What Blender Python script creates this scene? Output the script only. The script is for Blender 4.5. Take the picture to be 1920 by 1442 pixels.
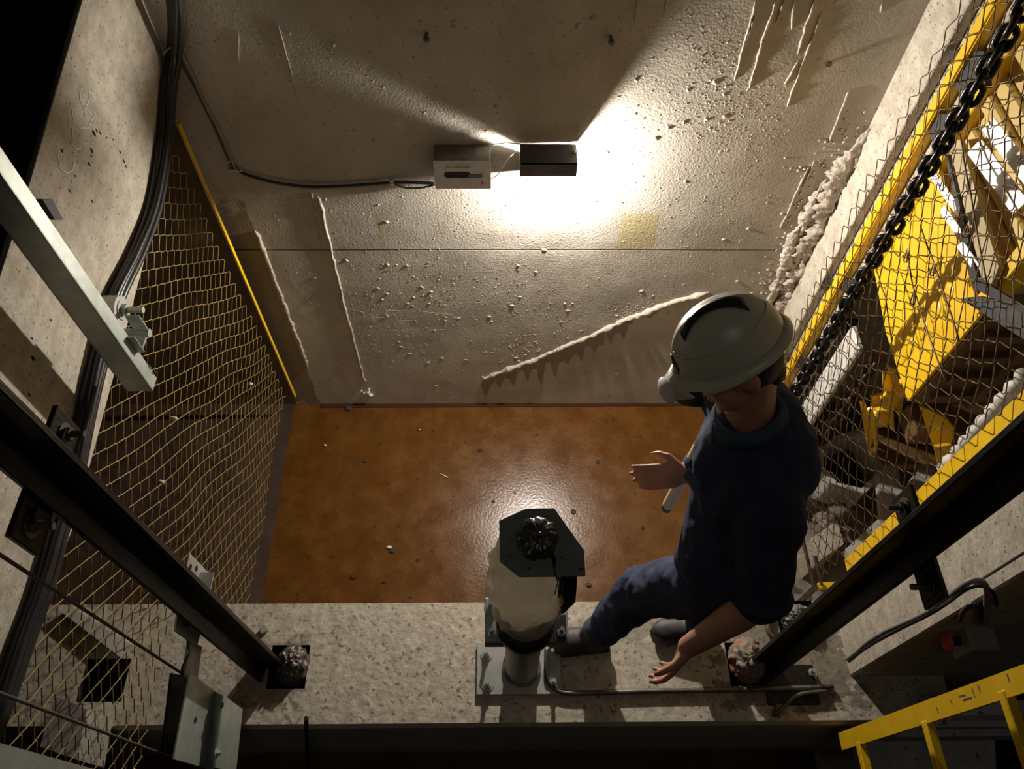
import bpy, bmesh, math, random
from mathutils import Vector, Matrix, noise
rnd = random.Random(7)
sc = bpy.context.scene
COL = sc.collection
for o in list(bpy.data.objects): bpy.data.objects.remove(o)

# ------------------------------------------------------------ camera, world, light, exposure
PITCH = math.radians(32.9); F = 1445.0; CAMZ = 4.0
cam = bpy.data.objects.new('camera', bpy.data.cameras.new('camera')); COL.objects.link(cam)
ROLL = math.radians(.98); YAW = math.radians(-1.3)
CAMR = Matrix.Rotation(YAW, 3, 'Z') @ Matrix.Rotation(PITCH, 3, 'X') @ Matrix.Rotation(ROLL, 3, 'Z')
cam.location = (0, 0, CAMZ); cam.rotation_euler = CAMR.to_euler()
ALIGN = CAMR @ Matrix.Rotation(PITCH, 3, 'X').inverted()   # small turn of the survey axes
cam.data.sensor_width = 36; cam.data.lens = F/1920*36; cam.data.clip_start = .02
sc.camera = cam
w = bpy.data.worlds.new('world'); sc.world = w; w.use_nodes = True
w.node_tree.nodes['Background'].inputs[0].default_value = (1, .93, .85, 1)
w.node_tree.nodes['Background'].inputs[1].default_value = 0.006
LAMP = Vector((.135, 2.392, 1.850))
ld = bpy.data.lights.new('pit_lamp_light', 'POINT'); ld.energy = 112; ld.shadow_soft_size = .018; ld.color = (1, .93, .83)
fd = bpy.data.lights.new('shaft_fill_light', 'AREA'); fd.energy = 8; fd.size = 1.6; fd.color = (1, .95, .86)  # unseen overhead fill, added to lift the shaded sides
fo = bpy.data.objects.new('shaft_fill_light', fd); fo.location = (.2, -1.3, 7.2); fo.rotation_euler = (math.radians(18), 0, 0); COL.objects.link(fo)
sc.view_settings.view_transform = 'Standard'; sc.view_settings.look = 'None'
sc.view_settings.exposure = 0.0; sc.view_settings.gamma = 1; sc.view_settings.use_curve_mapping = False

def ray(px, py): return CAMR @ Vector(((px-960)/F, (721-py)/F, -1))
def T(p): return Vector((0, 0, CAMZ))+ALIGN @ (Vector(p)-Vector((0, 0, CAMZ)))
def W(px, py, x=None, y=None, z=None):
    """surveyed point: where the sight line through a photo pixel meets a known plane of the shaft"""
    r = ray(px, py)
    t = x/r.x if x is not None else (y/r.y if y is not None else (z-CAMZ)/r.z)
    return Vector((0, 0, CAMZ)) + r*t

_f = W(1045, 308, y=2.45); LAMP = Vector((_f.x, 2.392, _f.z-.004))
lo = bpy.data.objects.new('pit_lamp_light', ld); lo.location = LAMP; COL.objects.link(lo)
# ------------------------------------------------------------ materials
def nt_new(name):
    m = bpy.data.materials.new(name); m.use_nodes = True
    return m, m.node_tree, m.node_tree.nodes['Principled BSDF']
def mat(name, c1, c2=None, rough=.7, metal=0, scale=8, bump=.2, bscale=60, detail=6, lo=.35, hi=.65, spots=None, spot_scale=60, spot_t=.62, bdist=.004, stretch=None, coat=0, spec=.5, rv=0):
    m, nt, b = nt_new(name); N = nt.nodes; L = nt.links
    tc = N.new('ShaderNodeTexCoord'); src = tc.outputs['Object']
    if stretch:
        mp = N.new('ShaderNodeMapping'); mp.inputs['Scale'].default_value = stretch
        L.new(src, mp.inputs[0]); src = mp.outputs[0]
    n1 = N.new('ShaderNodeTexNoise'); n1.inputs['Scale'].default_value = scale; n1.inputs['Detail'].default_value = detail
    n1.inputs['Roughness'].default_value = .65
    L.new(src, n1.inputs[0])
    r = N.new('ShaderNodeValToRGB'); r.color_ramp.elements[0].position = lo; r.color_ramp.elements[1].position = hi
    r.color_ramp.elements[0].color = (*c1, 1); r.color_ramp.elements[1].color = (*(c2 or c1), 1)
    L.new(n1.outputs[0], r.inputs[0]); colo = r.outputs[0]
    if spots:
        n3 = N.new('ShaderNodeTexNoise'); n3.inputs['Scale'].default_value = spot_scale; n3.inputs['Detail'].default_value = 2
        L.new(src, n3.inputs[0])
        r3 = N.new('ShaderNodeValToRGB'); r3.color_ramp.elements[0].position = spot_t; r3.color_ramp.elements[1].position = spot_t+.05
        L.new(n3.outputs[0], r3.inputs[0])
        mx = N.new('ShaderNodeMix'); mx.data_type = 'RGBA'
        L.new(r3.outputs[0], mx.inputs['Factor']); L.new(colo, mx.inputs['A']); mx.inputs['B'].default_value = (*spots, 1)
        colo = mx.outputs['Result']
    L.new(colo, b.inputs['Base Color'])
    b.inputs['Roughness'].default_value = rough; b.inputs['Metallic'].default_value = metal
    b.inputs['Specular IOR Level'].default_value = spec; b.inputs['Coat Weight'].default_value = coat
    if rv:
        mr = N.new('ShaderNodeMapRange'); mr.inputs['To Min'].default_value = rough-rv; mr.inputs['To Max'].default_value = rough+rv
        mr.inputs['From Min'].default_value = .3; mr.inputs['From Max'].default_value = .7
        L.new(n1.outputs[0], mr.inputs[0]); L.new(mr.outputs[0], b.inputs['Roughness'])
    if bump:
        n2 = N.new('ShaderNodeTexNoise'); n2.inputs['Scale'].default_value = bscale; n2.inputs['Detail'].default_value = 5
        L.new(src, n2.inputs[0])
        bp = N.new('ShaderNodeBump'); bp.inputs['Strength'].default_value = bump; bp.inputs['Distance'].default_value = bdist
        L.new(n2.outputs[0], bp.inputs['Height']); L.new(bp.outputs[0], b.inputs['Normal'])
    return m
M = {}
M['wall'] = mat('concrete_wall', (.40, .355, .29), (.57, .52, .445), .85, scale=3.2, bump=.40, bscale=110, bdist=.004, detail=10, lo=.3, hi=.62, spots=(.30, .25, .19), spot_scale=60, spot_t=.66, spec=.25)
M['wall_brown'] = mat('shaded_brown_wall', (.11, .08, .05), (.20, .14, .085), .8, scale=4, bump=.4, bscale=40, spec=.2)  # brown wall colour, darkened for the shade behind the left screen
M['divider'] = mat('concrete_divider', (.40, .35, .275), (.60, .54, .44), .85, scale=14, bump=.5, bscale=50, bdist=.006, detail=10, spots=(.24, .18, .12), spot_scale=70, spot_t=.635, stretch=(1, 1, 1.5), spec=.25)
M['beam'] = mat('concrete_beam', (.44, .38, .30), (.68, .61, .50), .85, scale=26, bump=.6, bscale=45, bdist=.006, spots=(.27, .21, .15), spot_scale=58, spot_t=.615, spec=.25)
M['beam_side'] = mat('concrete_beam_side', (.50, .44, .36), (.62, .55, .45), .9, scale=5, bump=.3, bscale=30)
M['dark_concrete'] = mat('shade_dark_concrete', (.006, .0055, .005), (.012, .011, .010), .9, scale=4, bump=.3)  # near-black: darkness of the unlit walls put into the colour
M['shade_black'] = mat('black_for_shade', (.003, .003, .003), (.006, .006, .005), .95, bump=.1, spec=.1)  # divider top only, its shade put into the colour
M['mortar'] = mat('rough_mortar', (.40, .34, .28), (.56, .49, .40), .9, scale=14, bump=.8, bscale=60, bdist=.01)
M['floor'] = mat('orange_floor_paint', (.082, .029, .0042), (.145, .060, .010), .26, scale=7, bump=.16, bscale=70, bdist=.006, detail=9, spots=(.055, .020, .005), spot_scale=30, spot_t=.665, rv=.07, spec=.38, lo=.3, hi=.7)
M['floor_shade'] = mat('shaded_brown_floor', (.035, .018, .010), (.075, .04, .022), .7, scale=6, bump=.3)  # floor beyond the screen and before the beam, shade painted into it
M['floor_right'] = mat('dusty_grey_floor', (.16, .13, .10), (.34, .29, .24), .85, scale=9, bump=.5, bscale=40, spots=(.07, .06, .05), spot_scale=14, spot_t=.6)
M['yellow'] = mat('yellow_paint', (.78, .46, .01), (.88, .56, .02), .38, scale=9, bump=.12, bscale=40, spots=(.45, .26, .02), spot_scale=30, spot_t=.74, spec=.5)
M['yellow_shade'] = mat('shaded_yellow_paint', (.10, .055, .02), (.16, .09, .03), .6, scale=6, bump=.2)  # yellow counterweight parts on the shaded side, shade put into the colour
M['galv'] = mat('galvanised_steel', (.42, .46, .42), (.56, .60, .55), .45, metal=.55, scale=20, bump=.08)
M['plate'] = mat('dull_zinc_plate', (.40, .39, .36), (.55, .54, .50), .5, metal=.35, scale=16, bump=.08, spots=(.2, .19, .17), spot_scale=60, spot_t=.68)
M['steel_dark'] = mat('greasy_black_steel', (.014, .012, .011), (.045, .036, .03), .38, metal=.6, scale=10, bump=.3, bscale=50, stretch=(4, 4, .6))
M['steel_mid'] = mat('worn_grey_steel', (.10, .09, .08), (.22, .20, .17), .42, metal=.6, scale=16, bump=.2)
M['chain'] = mat('oily_black_chain', (.012, .011, .012), (.03, .028, .028), .3, metal=.7, scale=30, bump=.2)
M['chain_rust'] = mat('rusty_chain', (.03, .018, .012), (.10, .05, .03), .55, metal=.5, scale=30, bump=.3)
M['wire_yellow'] = mat('yellowish_mesh_wire', (.32, .22, .07), (.46, .33, .13), .5, metal=.3, scale=12, bump=0)
M['wire_rust'] = mat('rusty_mesh_wire', (.07, .042, .022), (.19, .12, .06), .5, metal=.5, scale=15, bump=0)
M['black'] = mat('black_rubber', (.012, .011, .012), (.03, .028, .03), .35, scale=12, bump=.1)
M['grey_cable'] = mat('grey_cable', (.22, .20, .17), (.32, .30, .26), .5, scale=12, bump=.05)
M['black_paint'] = mat('matt_black_paint', (.008, .008, .008), (.02, .019, .018), .6, scale=12, bump=.1)
M['hexplate'] = mat('dark_green_grey_plate', (.155, .195, .19), (.21, .26, .25), .55, scale=18, bump=.1, spots=(.008, .010, .009), spot_scale=40, spot_t=.66)
M['lamp_body'] = mat('dark_lamp_housing', (.06, .05, .055), (.09, .08, .085), .5, bump=.05)
M['switch'] = mat('aluminium_box', (.52, .51, .50), (.64, .63, .61), .4, metal=.25, scale=30, bump=.06)
M['label'] = mat('paper_label', (.72, .70, .66), None, .6, bump=0)
M['ink'] = mat('dark_ink', (.10, .09, .09), None, .7, bump=0)
M['red'] = mat('red_plastic', (.75, .05, .05), None, .35, bump=0)
M['pink_red'] = mat('faded_red_button', (.85, .12, .10), None, .4, bump=0)
M['bag'] = mat('dusty_plastic_bag', (.42, .36, .28), (.62, .55, .45), .30, scale=9, bump=.8, bscale=16, bdist=.016, stretch=(1,1,2.2), spec=.6)
M['bag_black'] = mat('black_bin_bag', (.03, .03, .026), (.07, .068, .058), .2, scale=9, bump=.6, bscale=45, bdist=.008, spec=.8)
M['white_paint'] = mat('dirty_white_paint', (.52, .49, .44), (.70, .67, .62), .55, scale=12, bump=.2, spots=(.2, .17, .14), spot_scale=30, spot_t=.68)
M['chalk'] = mat('white_chalk', (.78, .74, .68), None, .95, bump=0)
M['chalk2'] = mat('faint_chalk', (.66, .62, .54), None, .95, bump=0)
M['stain'] = mat('ochre_stain', (.46, .37, .20), (.52, .44, .27), .85, scale=9, bump=.5, bscale=40)
M['dark_runs'] = mat('darker_mortar', (.25, .21, .165), (.32, .27, .21), .8, scale=14, bump=.4)
M['water'] = mat('wet_gutter', (.05, .02, .01), None, .06, bump=0, spec=.9)
M['skin'] = mat('skin', (.50, .23, .15), (.60, .30, .20), .5, scale=14, bump=.05)
M['hair'] = mat('dark_hair', (.012, .009, .007), None, .5, bump=.4, bscale=150)
M['navy'] = mat('navy_cloth', (.030, .038, .075), (.048, .058, .105), .9, scale=6, bump=.6, bscale=18, bdist=.012, spec=.2)
M['teal'] = mat('blue_shirt_cloth', (.05, .085, .13), (.07, .115, .165), .9, scale=6, bump=.6, bscale=16, bdist=.014, spec=.2)
M['boot'] = mat('dark_boot_leather', (.03, .028, .03), (.06, .055, .055), .6, scale=12, bump=.3)
M['helmet'] = mat('off_white_helmet', (.62, .59, .46), (.70, .67, .53), .32, scale=4, bump=.02, spec=.6)
M['helmet_dark'] = mat('black_helmet_stripe', (.012, .012, .014), None, .45, bump=0)
M['tube'] = mat('cream_tube', (.70, .60, .42), (.80, .70, .52), .5, scale=20, bump=.1)
M['rag'] = mat('dirty_rag', (.16, .13, .10), (.34, .27, .21), .9, scale=10, bump=.5, spots=(.48, .13, .06), spot_scale=14, spot_t=.56)
M['rag_dark'] = mat('dark_greasy_plastic', (.03, .024, .02), (.14, .10, .08), .35, scale=18, bump=.7, bscale=40, bdist=.01, spec=.7)
M['rag_grey'] = mat('grey_wool_waste', (.07, .07, .07), (.20, .20, .19), .8, scale=30, bump=.8, bscale=60, bdist=.01)
M['stone'] = mat('dark_grit', (.03, .02, .015), (.07, .05, .035), .8, bump=.3)
M['paper'] = mat('white_scrap', (.75, .70, .62), None, .7, bump=0)
M['shiny'] = mat('bright_bare_metal', (.80, .78, .74), (.9, .88, .84), .50, metal=.95, scale=8, bump=.25, bscale=20, bdist=.006)
M['weights'] = mat('glossy_ochre_slab', (.62, .44, .14), (.74, .54, .2), .28, scale=6, bump=.2, bscale=24, spec=.7)
M['lens'] = bpy.data.materials.new('lit_lamp_tube'); M['lens'].use_nodes = True
_b = M['lens'].node_tree.nodes['Principled BSDF']; _b.inputs['Emission Color'].default_value = (1, .93, .85, 1); _b.inputs['Emission Strength'].default_value = 40

def translucent(m, f, c):
    nt = m.node_tree; b = nt.nodes['Principled BSDF']; out = [n for n in nt.nodes if n.type == 'OUTPUT_MATERIAL'][0]
    t = nt.nodes.new('ShaderNodeBsdfTranslucent'); t.inputs[0].default_value = (*c, 1); mx = nt.nodes.new('ShaderNodeMixShader'); mx.inputs[0].default_value = f
    nt.links.new(b.outputs[0], mx.inputs[1]); nt.links.new(t.outputs[0], mx.inputs[2]); nt.links.new(mx.outputs[0], out.inputs[0])
translucent(M['bag'], .45, (.85, .78, .66))
# ------------------------------------------------------------ mesh builder
class MB:
    def __init__(s): s.v = []; s.f = []
    def add(s, vs, fs):
        n = len(s.v); s.v += [Vector(v) for v in vs]; s.f += [tuple(i+n for i in f) for f in fs]; return s
    def box(s, a, b):
        x0, y0, z0 = a; x1, y1, z1 = b
        return s.add([(x0,y0,z0),(x1,y0,z0),(x1,y1,z0),(x0,y1,z0),(x0,y0,z1),(x1,y0,z1),(x1,y1,z1),(x0,y1,z1)],
              [(0,3,2,1),(4,5,6,7),(0,1,5,4),(1,2,6,5),(2,3,7,6),(3,0,4,7)])
    def prism(s, poly, ext):
        n = len(poly); P = [Vector(p) for p in poly]; e = Vector(ext)
        return s.add(P+[p+e for p in P], [tuple(reversed(range(n))), tuple(range(n, 2*n))]+[(i,(i+1)%n,(i+1)%n+n,i+n) for i in range(n)])
    def tube(s, pts, r, n=8, cap=True, closed=False):
        P = [Vector(p) for p in pts]; k = len(P); R = r if isinstance(r, (list, tuple)) else [r]*k
        vs = []; prev = None
        for i, p in enumerate(P):
            a = P[(i-1)%k] if (i > 0 or closed) else p; b = P[(i+1)%k] if (i < k-1 or closed) else p
            t = (b-a).normalized()
            if prev is None:
                u = t.orthogonal().normalized()
            else:
                u = (prev - t*prev.dot(t))
                u = u.normalized() if u.length > 1e-6 else t.orthogonal().normalized()
            prev = u; q = t.cross(u)
            for j in range(n):
                an = 2*math.pi*j/n; vs.append(p+(u*math.cos(an)+q*math.sin(an))*R[i])
        fs = []
        for i in range(k if closed else k-1):
            i2 = (i+1)%k
            for j in range(n): fs.append((i*n+j, i*n+(j+1)%n, i2*n+(j+1)%n, i2*n+j))
        if cap and not closed: fs += [tuple(reversed(range(n))), tuple(range((k-1)*n, k*n))]
        return s.add(vs, fs)
    def cyl(s, a, b, r, r2=None, n=16): return s.tube([a, b], [r, r if r2 is None else r2], n)
    def ell(s, c, ax, n=16, m=10, fn=None):
        """ellipsoid; ax = three axis vectors or radii"""
        c = Vector(c)
        if not isinstance(ax[0], Vector): ax = (Vector((ax[0],0,0)), Vector((0,ax[1],0)), Vector((0,0,ax[2])))
        vs = [c-ax[2]]; 
        for i in range(1, m):
            th = math.pi*i/m
            for j in range(n):
                ph = 2*math.pi*j/n
                d = (math.sin(th)*math.cos(ph), math.sin(th)*math.sin(ph), -math.cos(th))
                k = fn(d) if fn else 1
                vs.append(c+(ax[0]*d[0]+ax[1]*d[1]+ax[2]*d[2])*k)
        vs.append(c+ax[2]); fs = []
        for j in range(n): fs.append((0, 1+(j+1)%n, 1+j))
        for i in range(m-2):
            for j in range(n): fs.append((1+i*n+j, 1+i*n+(j+1)%n, 1+(i+1)*n+(j+1)%n, 1+(i+1)*n+j))
        e = len(vs)-1
        for j in range(n): fs.append((e, 1+(m-2)*n+j, 1+(m-2)*n+(j+1)%n))
        return s.add(vs, fs)
    def lathe(s, c, prof, n=32, fn=None):
        c = Vector(c); vs = []
        for (r, z) in prof:
            for j in range(n):
                a = 2*math.pi*j/n; k = r*(fn(a, z) if fn else 1)
                vs.append(c+Vector((k*math.cos(a), k*math.sin(a), z)))
        k = len(prof); fs = [(i*n+j, i*n+(j+1)%n, (i+1)*n+(j+1)%n, (i+1)*n+j) for i in range(k-1) for j in range(n)]
        fs += [tuple(reversed(range(n))), tuple(range((k-1)*n, k*n))]
        return s.add(vs, fs)
    def bolt(s, p, axis, r=.011, h=.009, stud=.02):
        p = Vector(p); a = Vector(axis).normalized()
        s.tube([p, p+a*.003], r*1.7, 14); s.tube([p+a*.003, p+a*(.003+h)], r, 6); s.tube([p+a*.01, p+a*(h+stud)], r*.55, 8)
        return s
    def bevel(s, name, w=.003, seg=1):
        s._bev = (w, seg); return s
    def build(s, name, m, parent=None, smooth=False, bev=0, raw=False):
        me = bpy.data.meshes.new(name)
        if parent is not None: off = parent['_o'] if '_o' in parent else (0,0,0); off = Vector(off)
        else:
            if raw: off = Vector((0,0,0))
            else:
                xs = [v.x for v in s.v]; ys = [v.y for v in s.v]; zs = [v.z for v in s.v]
                off = Vector(((min(xs)+max(xs))/2, (min(ys)+max(ys))/2, min(zs)))
        me.from_pydata([tuple(v-off) for v in s.v], [], s.f)
        bm = bmesh.new(); bm.from_mesh(me)
        if bev: bmesh.ops.bevel(bm, geom=[e for e in bm.edges if len(e.link_faces) == 2 and e.calc_face_angle(0) > .6], offset=bev, segments=1, affect='EDGES', clamp_overlap=True)
        bmesh.ops.recalc_face_normals(bm, faces=bm.faces); bm.to_mesh(me); bm.free()
        if smooth:
            for p in me.polygons: p.use_smooth = True
        me.materials.append(M[m] if isinstance(m, str) else m)
        o = bpy.data.objects.new(name, me); COL.objects.link(o)
        o['_o'] = tuple(off)
        if parent is not None:
            o.parent = parent; o['_o'] = tuple(off)
        else: o.location = off
        return o
def tag(o, label=None, cat=None, group=None, kind=None):
    if label: o['label'] = label
    if cat: o['category'] = cat
    if group: o['group'] = group
    if kind: o['kind'] = kind
    return o
def thing(name, loc, label, cat, group=None):
    o = bpy.data.objects.new(name, None); COL.objects.link(o); o.location = loc; o['_o'] = tuple(loc)
    o.empty_display_size = .1
    return tag(o, label, cat, group)
def struct(o, label): return tag(o, label, None, None, 'structure')
def B(a, b): return MB().box(a, b)
def N3(p, s=1.0): return noise.noise(Vector(p)*s)

# ------------------------------------------------------------ the shaft
YB = 2.45; XL = -1.18; XR = 1.42; ZB = 1.05
ZJ = W(960, 468, y=YB).z
# displaced wall slab made as a grid so the surface undulates
def wsurf(x, z, seed=0, amp=.0022):
    return YB-amp+amp*(N3((x, seed, z), 1.4)+.6*N3((x, seed+5, z), 5)+.35*N3((x, 9+seed, z), 14))
def wall_grid(x0, x1, z0, z1, y, n=90, amp=.0022, seed=0):
    mb = MB(); nx = int((x1-x0)/.03)+1; nz = int((z1-z0)/.03)+1
    for k in range(nz+1):
        for i in range(nx+1):
            x = x0+(x1-x0)*i/nx; z = z0+(z1-z0)*k/nz
            d = amp*(N3((x, seed, z), 1.4)+.6*N3((x, seed+5, z), 5)+.35*N3((x, 9+seed, z), 14))
            if i in (0, nx) or k in (0, nz): d = 0
            mb.v.append(Vector((x, y-abs(amp)+d, z)))
    for k in range(nz):
        for i in range(nx):
            a = k*(nx+1)+i; mb.f.append((a, a+1, a+nx+2, a+nx+1))
    n0 = len(mb.v)
    mb.add([(x0,y-amp,z0),(x1,y-amp,z0),(x1,y-amp,z1),(x0,y-amp,z1),(x0,y+.2,z0),(x1,y+.2,z0),(x1,y+.2,z1),(x0,y+.2,z1)],
           [(0,4,5,1),(1,5,6,2),(2,6,7,3),(3,7,4,0),(4,7,6,5)])
    return mb
wall_root = thing('wall_back', (0, YB, 0), 'rough beige concrete back wall of the shaft pit around the lamp', None); wall_root['kind'] = 'structure'
WX0 = W(551, 745, y=YB).x
wall_grid(WX0, XR+.02, ZJ+.004, 5.2, YB).build('upper_panel', 'wall', wall_root, smooth=True)
wall_grid(WX0, XR+.02, -.05, ZJ-.004, YB, seed=3).build('lower_panel', 'wall', wall_root, smooth=True)
B((WX0, YB+.02, ZJ-.006), (XR, YB+.1, ZJ+.006)).build('joint_backing', 'dark_concrete', wall_root)

def on_wall(pts, y=YB-.004): return [W(px, py, y=y) for px, py in pts]
def densify(P, step=.02):
    out = []
    for a, b in zip(P, P[1:]):
        n = max(1, int((b-a).length/step))
        out += [a.lerp(b, i/n) for i in range(n)]
    return out+[P[-1]]
def ridge(pts, r, jit=.5, name='mortar_ridge', m='mortar', y=YB-.004):
    P = densify(on_wall(pts, y)); mb = MB()
    P = [p+Vector((N3(p, 26)*r*1.0, 0, N3(p+Vector((3,3,3)), 30)*r*1.1)) for p in P]
    R = [r*(.75+jit*abs(N3(p, 35))*1.6) for p in P]; R[0] *= .3; R[-1] *= .3
    mb.tube(P, R, 7); return mb.build(name, m, wall_root, smooth=True)
ridge([(597,368),(612,430),(628,500),(650,590),(672,670),(684,718)], .007)
ridge([(478,432),(500,485),(523,545),(552,620),(578,690)], .010)
ridge([(584,360),(592,400),(604,460)], .004)
for p in ([(1418,0),(1388,110),(1378,150)], [(1457,0),(1430,75),(1405,165)], [(1470,0),(1455,45)], [(1527,0),(1495,103)], [(1540,25),(1475,200)],
          [(1490,0),(1484,55)], [(1593,168),(1553,270)], [(1517,310),(1490,370),(1462,430)], [(1528,300),(1505,352)], [(1658,0),(1650,25)], [(1415,30),(1395,90)], [(1500,110),(1470,160)],
          [(1195,0),(1190,40)], [(1250,0),(1245,30)], [(520,40),(560,190)], [(448,60),(446,120)], [(535,120),(556,170)]):
    ridge(p, .004 if p[0][0] > 1300 else .0025, .8)
# overhanging plaster edge running up to the right, with darker runs beneath
edge = [(905,712),(950,695),(1000,678),(1050,655),(1090,640),(1130,620),(1170,603),(1210,588),(1250,572),(1290,560),(1330,552)]
ridge([(x, y-2) for x, y in edge], .011, 1.3, 'plaster_edge')
def runs(x0, y0, x1, y1, n, lmax, seed):
    r = random.Random(seed); mb = MB(); E = []
    for i in range(n*3+1):
        t = i/(n*3); E.append((x0+(x1-x0)*t, y0+(y1-y0)*t))
    low = [(x-3, y+(r.uniform(.55, 1.1)*lmax if i%3 == 1 else r.uniform(.25, .6)*lmax)) for i, (x, y) in enumerate(E)]
    for i in range(len(E)-1):
        q = [W(*E[i], y=YB-.0065), W(*E[i+1], y=YB-.0065), W(*low[i+1], y=YB-.0065), W(*low[i], y=YB-.0065)]
        q = [Vector((p.x, wsurf(p.x, p.z, 3)-.0008, p.z)) for p in q]; mb.prism(q, (0, .004, 0))
    return mb.build('dark_run', 'dark_runs', wall_root)
runs(905, 714, 1010, 676, 4, 34, 1); runs(1010, 676, 1135, 620, 5, 48, 2); runs(1140, 618, 1190, 597, 2, 38, 3); runs(1215, 588, 1240, 578, 1, 22, 4)
def wall_stain(m, boxes, col, axis='Z', rag_=.5):
    nt = m.node_tree; b = nt.nodes['Principled BSDF']; N = nt.nodes; L = nt.links
    tc = N.new('ShaderNodeTexCoord'); sx = N.new('ShaderNodeSeparateXYZ'); L.new(tc.outputs['Object'], sx.inputs[0])
    nz = N.new('ShaderNodeTexNoise'); nz.inputs['Scale'].default_value = 22; L.new(tc.outputs['Object'], nz.inputs[0])
    def mth(op, a, b_=None):
        n = N.new('ShaderNodeMath'); n.operation = op
        for i_, v in enumerate((a, b_)):
            if v is None: continue
            if isinstance(v, (int, float)): n.inputs[i_].default_value = v
            else: L.new(v, n.inputs[i_])
        return n.outputs[0]
    src = b.inputs['Base Color'].links[0].from_socket
    for (cx, cz, hw, hh, st) in boxes:
        ax = mth('DIVIDE', mth('ABSOLUTE', mth('SUBTRACT', sx.outputs['X'], cx)), hw); az = mth('DIVIDE', mth('ABSOLUTE', mth('SUBTRACT', sx.outputs[axis], cz)), hh)
        d = mth('ADD', mth('MAXIMUM', ax, az), mth('MULTIPLY', mth('SUBTRACT', nz.outputs[0], .5), rag_))
        mr = N.new('ShaderNodeMapRange'); mr.inputs['From Min'].default_value = .92; mr.inputs['From Max'].default_value = 1.02; mr.inputs['To Min'].default_value = st; mr.inputs['To Max'].default_value = 0
        L.new(d, mr.inputs[0]); mx = N.new('ShaderNodeMix'); mx.data_type = 'RGBA'; L.new(mr.outputs[0], mx.inputs['Factor']); L.new(src, mx.inputs['A']); mx.inputs['B'].default_value = (*col, 1); src = mx.outputs['Result']
    L.new(src, b.inputs['Base Color'])
def sbox(x0, y0, x1, y1, st): a = W(x0, y0, y=YB); b = W(x1, y1, y=YB); return ((a.x+b.x)/2, (a.z+b.z)/2, abs(b.x-a.x)/2, abs(a.z-b.z)/2, st)
_r = W(500, 470, y=YB).x-.03; _t = W(440, 385, y=YB).z
wall_stain(M['wall'], [((WX0+_r)/2, _t/2-.02, abs(_r-WX0)/2+.01, _t/2+.03, .72)], (.20, .135, .065))
wall_stain(M['wall'], [sbox(1166,400,1224,468,.8), sbox(702,402,719,446,.75), sbox(822,415,838,438,.35)], (.42, .35, .17))
# splatter and grit stuck to the wall
sp = MB(); r_ = random.Random(5)
def blob(mb, c, r, flat=.5, n=6, m=4):
    k = r_.uniform(0, 9)
    mb.ell(c, (r*r_.uniform(.7,1.4), r*flat, r*r_.uniform(.6,1.2)), n, m, fn=lambda d: 1+.35*N3((d[0]*2+k, d[1]*2, d[2]*2)))
for i in range(3600):
    u = r_.random()
    if u < .35: px, py = r_.gauss(760, 160), r_.gauss(620, 70)
    elif u < .55:
        t = r_.random(); px = 900+t*330; py = 705-t*128-abs(r_.gauss(0, 22))
    elif u < .66: px, py = r_.gauss(1370, 60), r_.gauss(210, 60)
    else: px, py = r_.uniform(470, 1480), r_.uniform(20, 740)
    if not (420 < px < 1500 and 0 < py < 745): continue
    c = W(px, py, y=YB-.002)
    if c.x > XR-.03 or c.x < -1.08: continue
    c.y = wsurf(c.x, c.z)-.0003; blob(sp, c, r_.uniform(.0013, .0042) if r_.random() < .97 else r_.uniform(.007, .012), .28)
tag(sp.build('mortar_splatter', 'mortar', wall_root, smooth=True), 'small mortar grains stuck to the wall', kind='stuff')
# chalk marking-out lines and foam blob
def strokes(mb, lines, plane, r=.0016):
    """thin flat strokes lying on a wall"""
    nn = Vector((1,0,0)) if 'x' in plane else Vector((0,-1,0))
    for l in lines:
        P = [W(px, py, **plane) for px, py in l]
        for a, b in zip(P, P[1:]):
            d = (b-a).normalized(); u = nn.cross(d)*r; mb.prism([a-u, b-u, b+u, a+u], nn*.0004)
    return mb
strokes(MB(), [[(680,594),(722,596)],[(690,588),(700,600),(695,604)],[(703,590),(701,603)],[(728,583),(724,600),(730,618)],[(726,582),(790,584),(850,590)],
    [(728,620),(835,618),(836,602)],[(745,601),(772,601)],[(752,596),(748,604),(758,606)],[(742,606),(738,614)],[(848,594),(868,595)],[(760,630),(768,633),(762,628)],[(850,600),(856,606),(870,602)]],
    dict(y=YB-.0065)).build('chalk_mark', 'chalk2', wall_root)
fb = MB()
for dx, dy, rr in ((0,0,.014),(-6,2,.009),(5,6,.012),(2,-5,.008),(-12,-2,.006)): blob(fb, W(690+dx, 735+dy, y=YB-.01), rr, .8, 10, 7)
fb.build('foam_lump', 'chalk', wall_root, smooth=True)
for (px, py) in ((800,62),(1145,68),(1553,117)):
    c = W(px, py, y=YB); h_ = .045 if px != 1553 else .014; mb = MB().cyl(c, c+Vector((0,-h_,0)), .007, n=8); mb.cyl(c+Vector((0,-h_*.66,0)), c+Vector((0,-h_*.8,0)), .012, n=8)
    mb.build('anchor_stub', 'steel_mid', wall_root)
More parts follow.
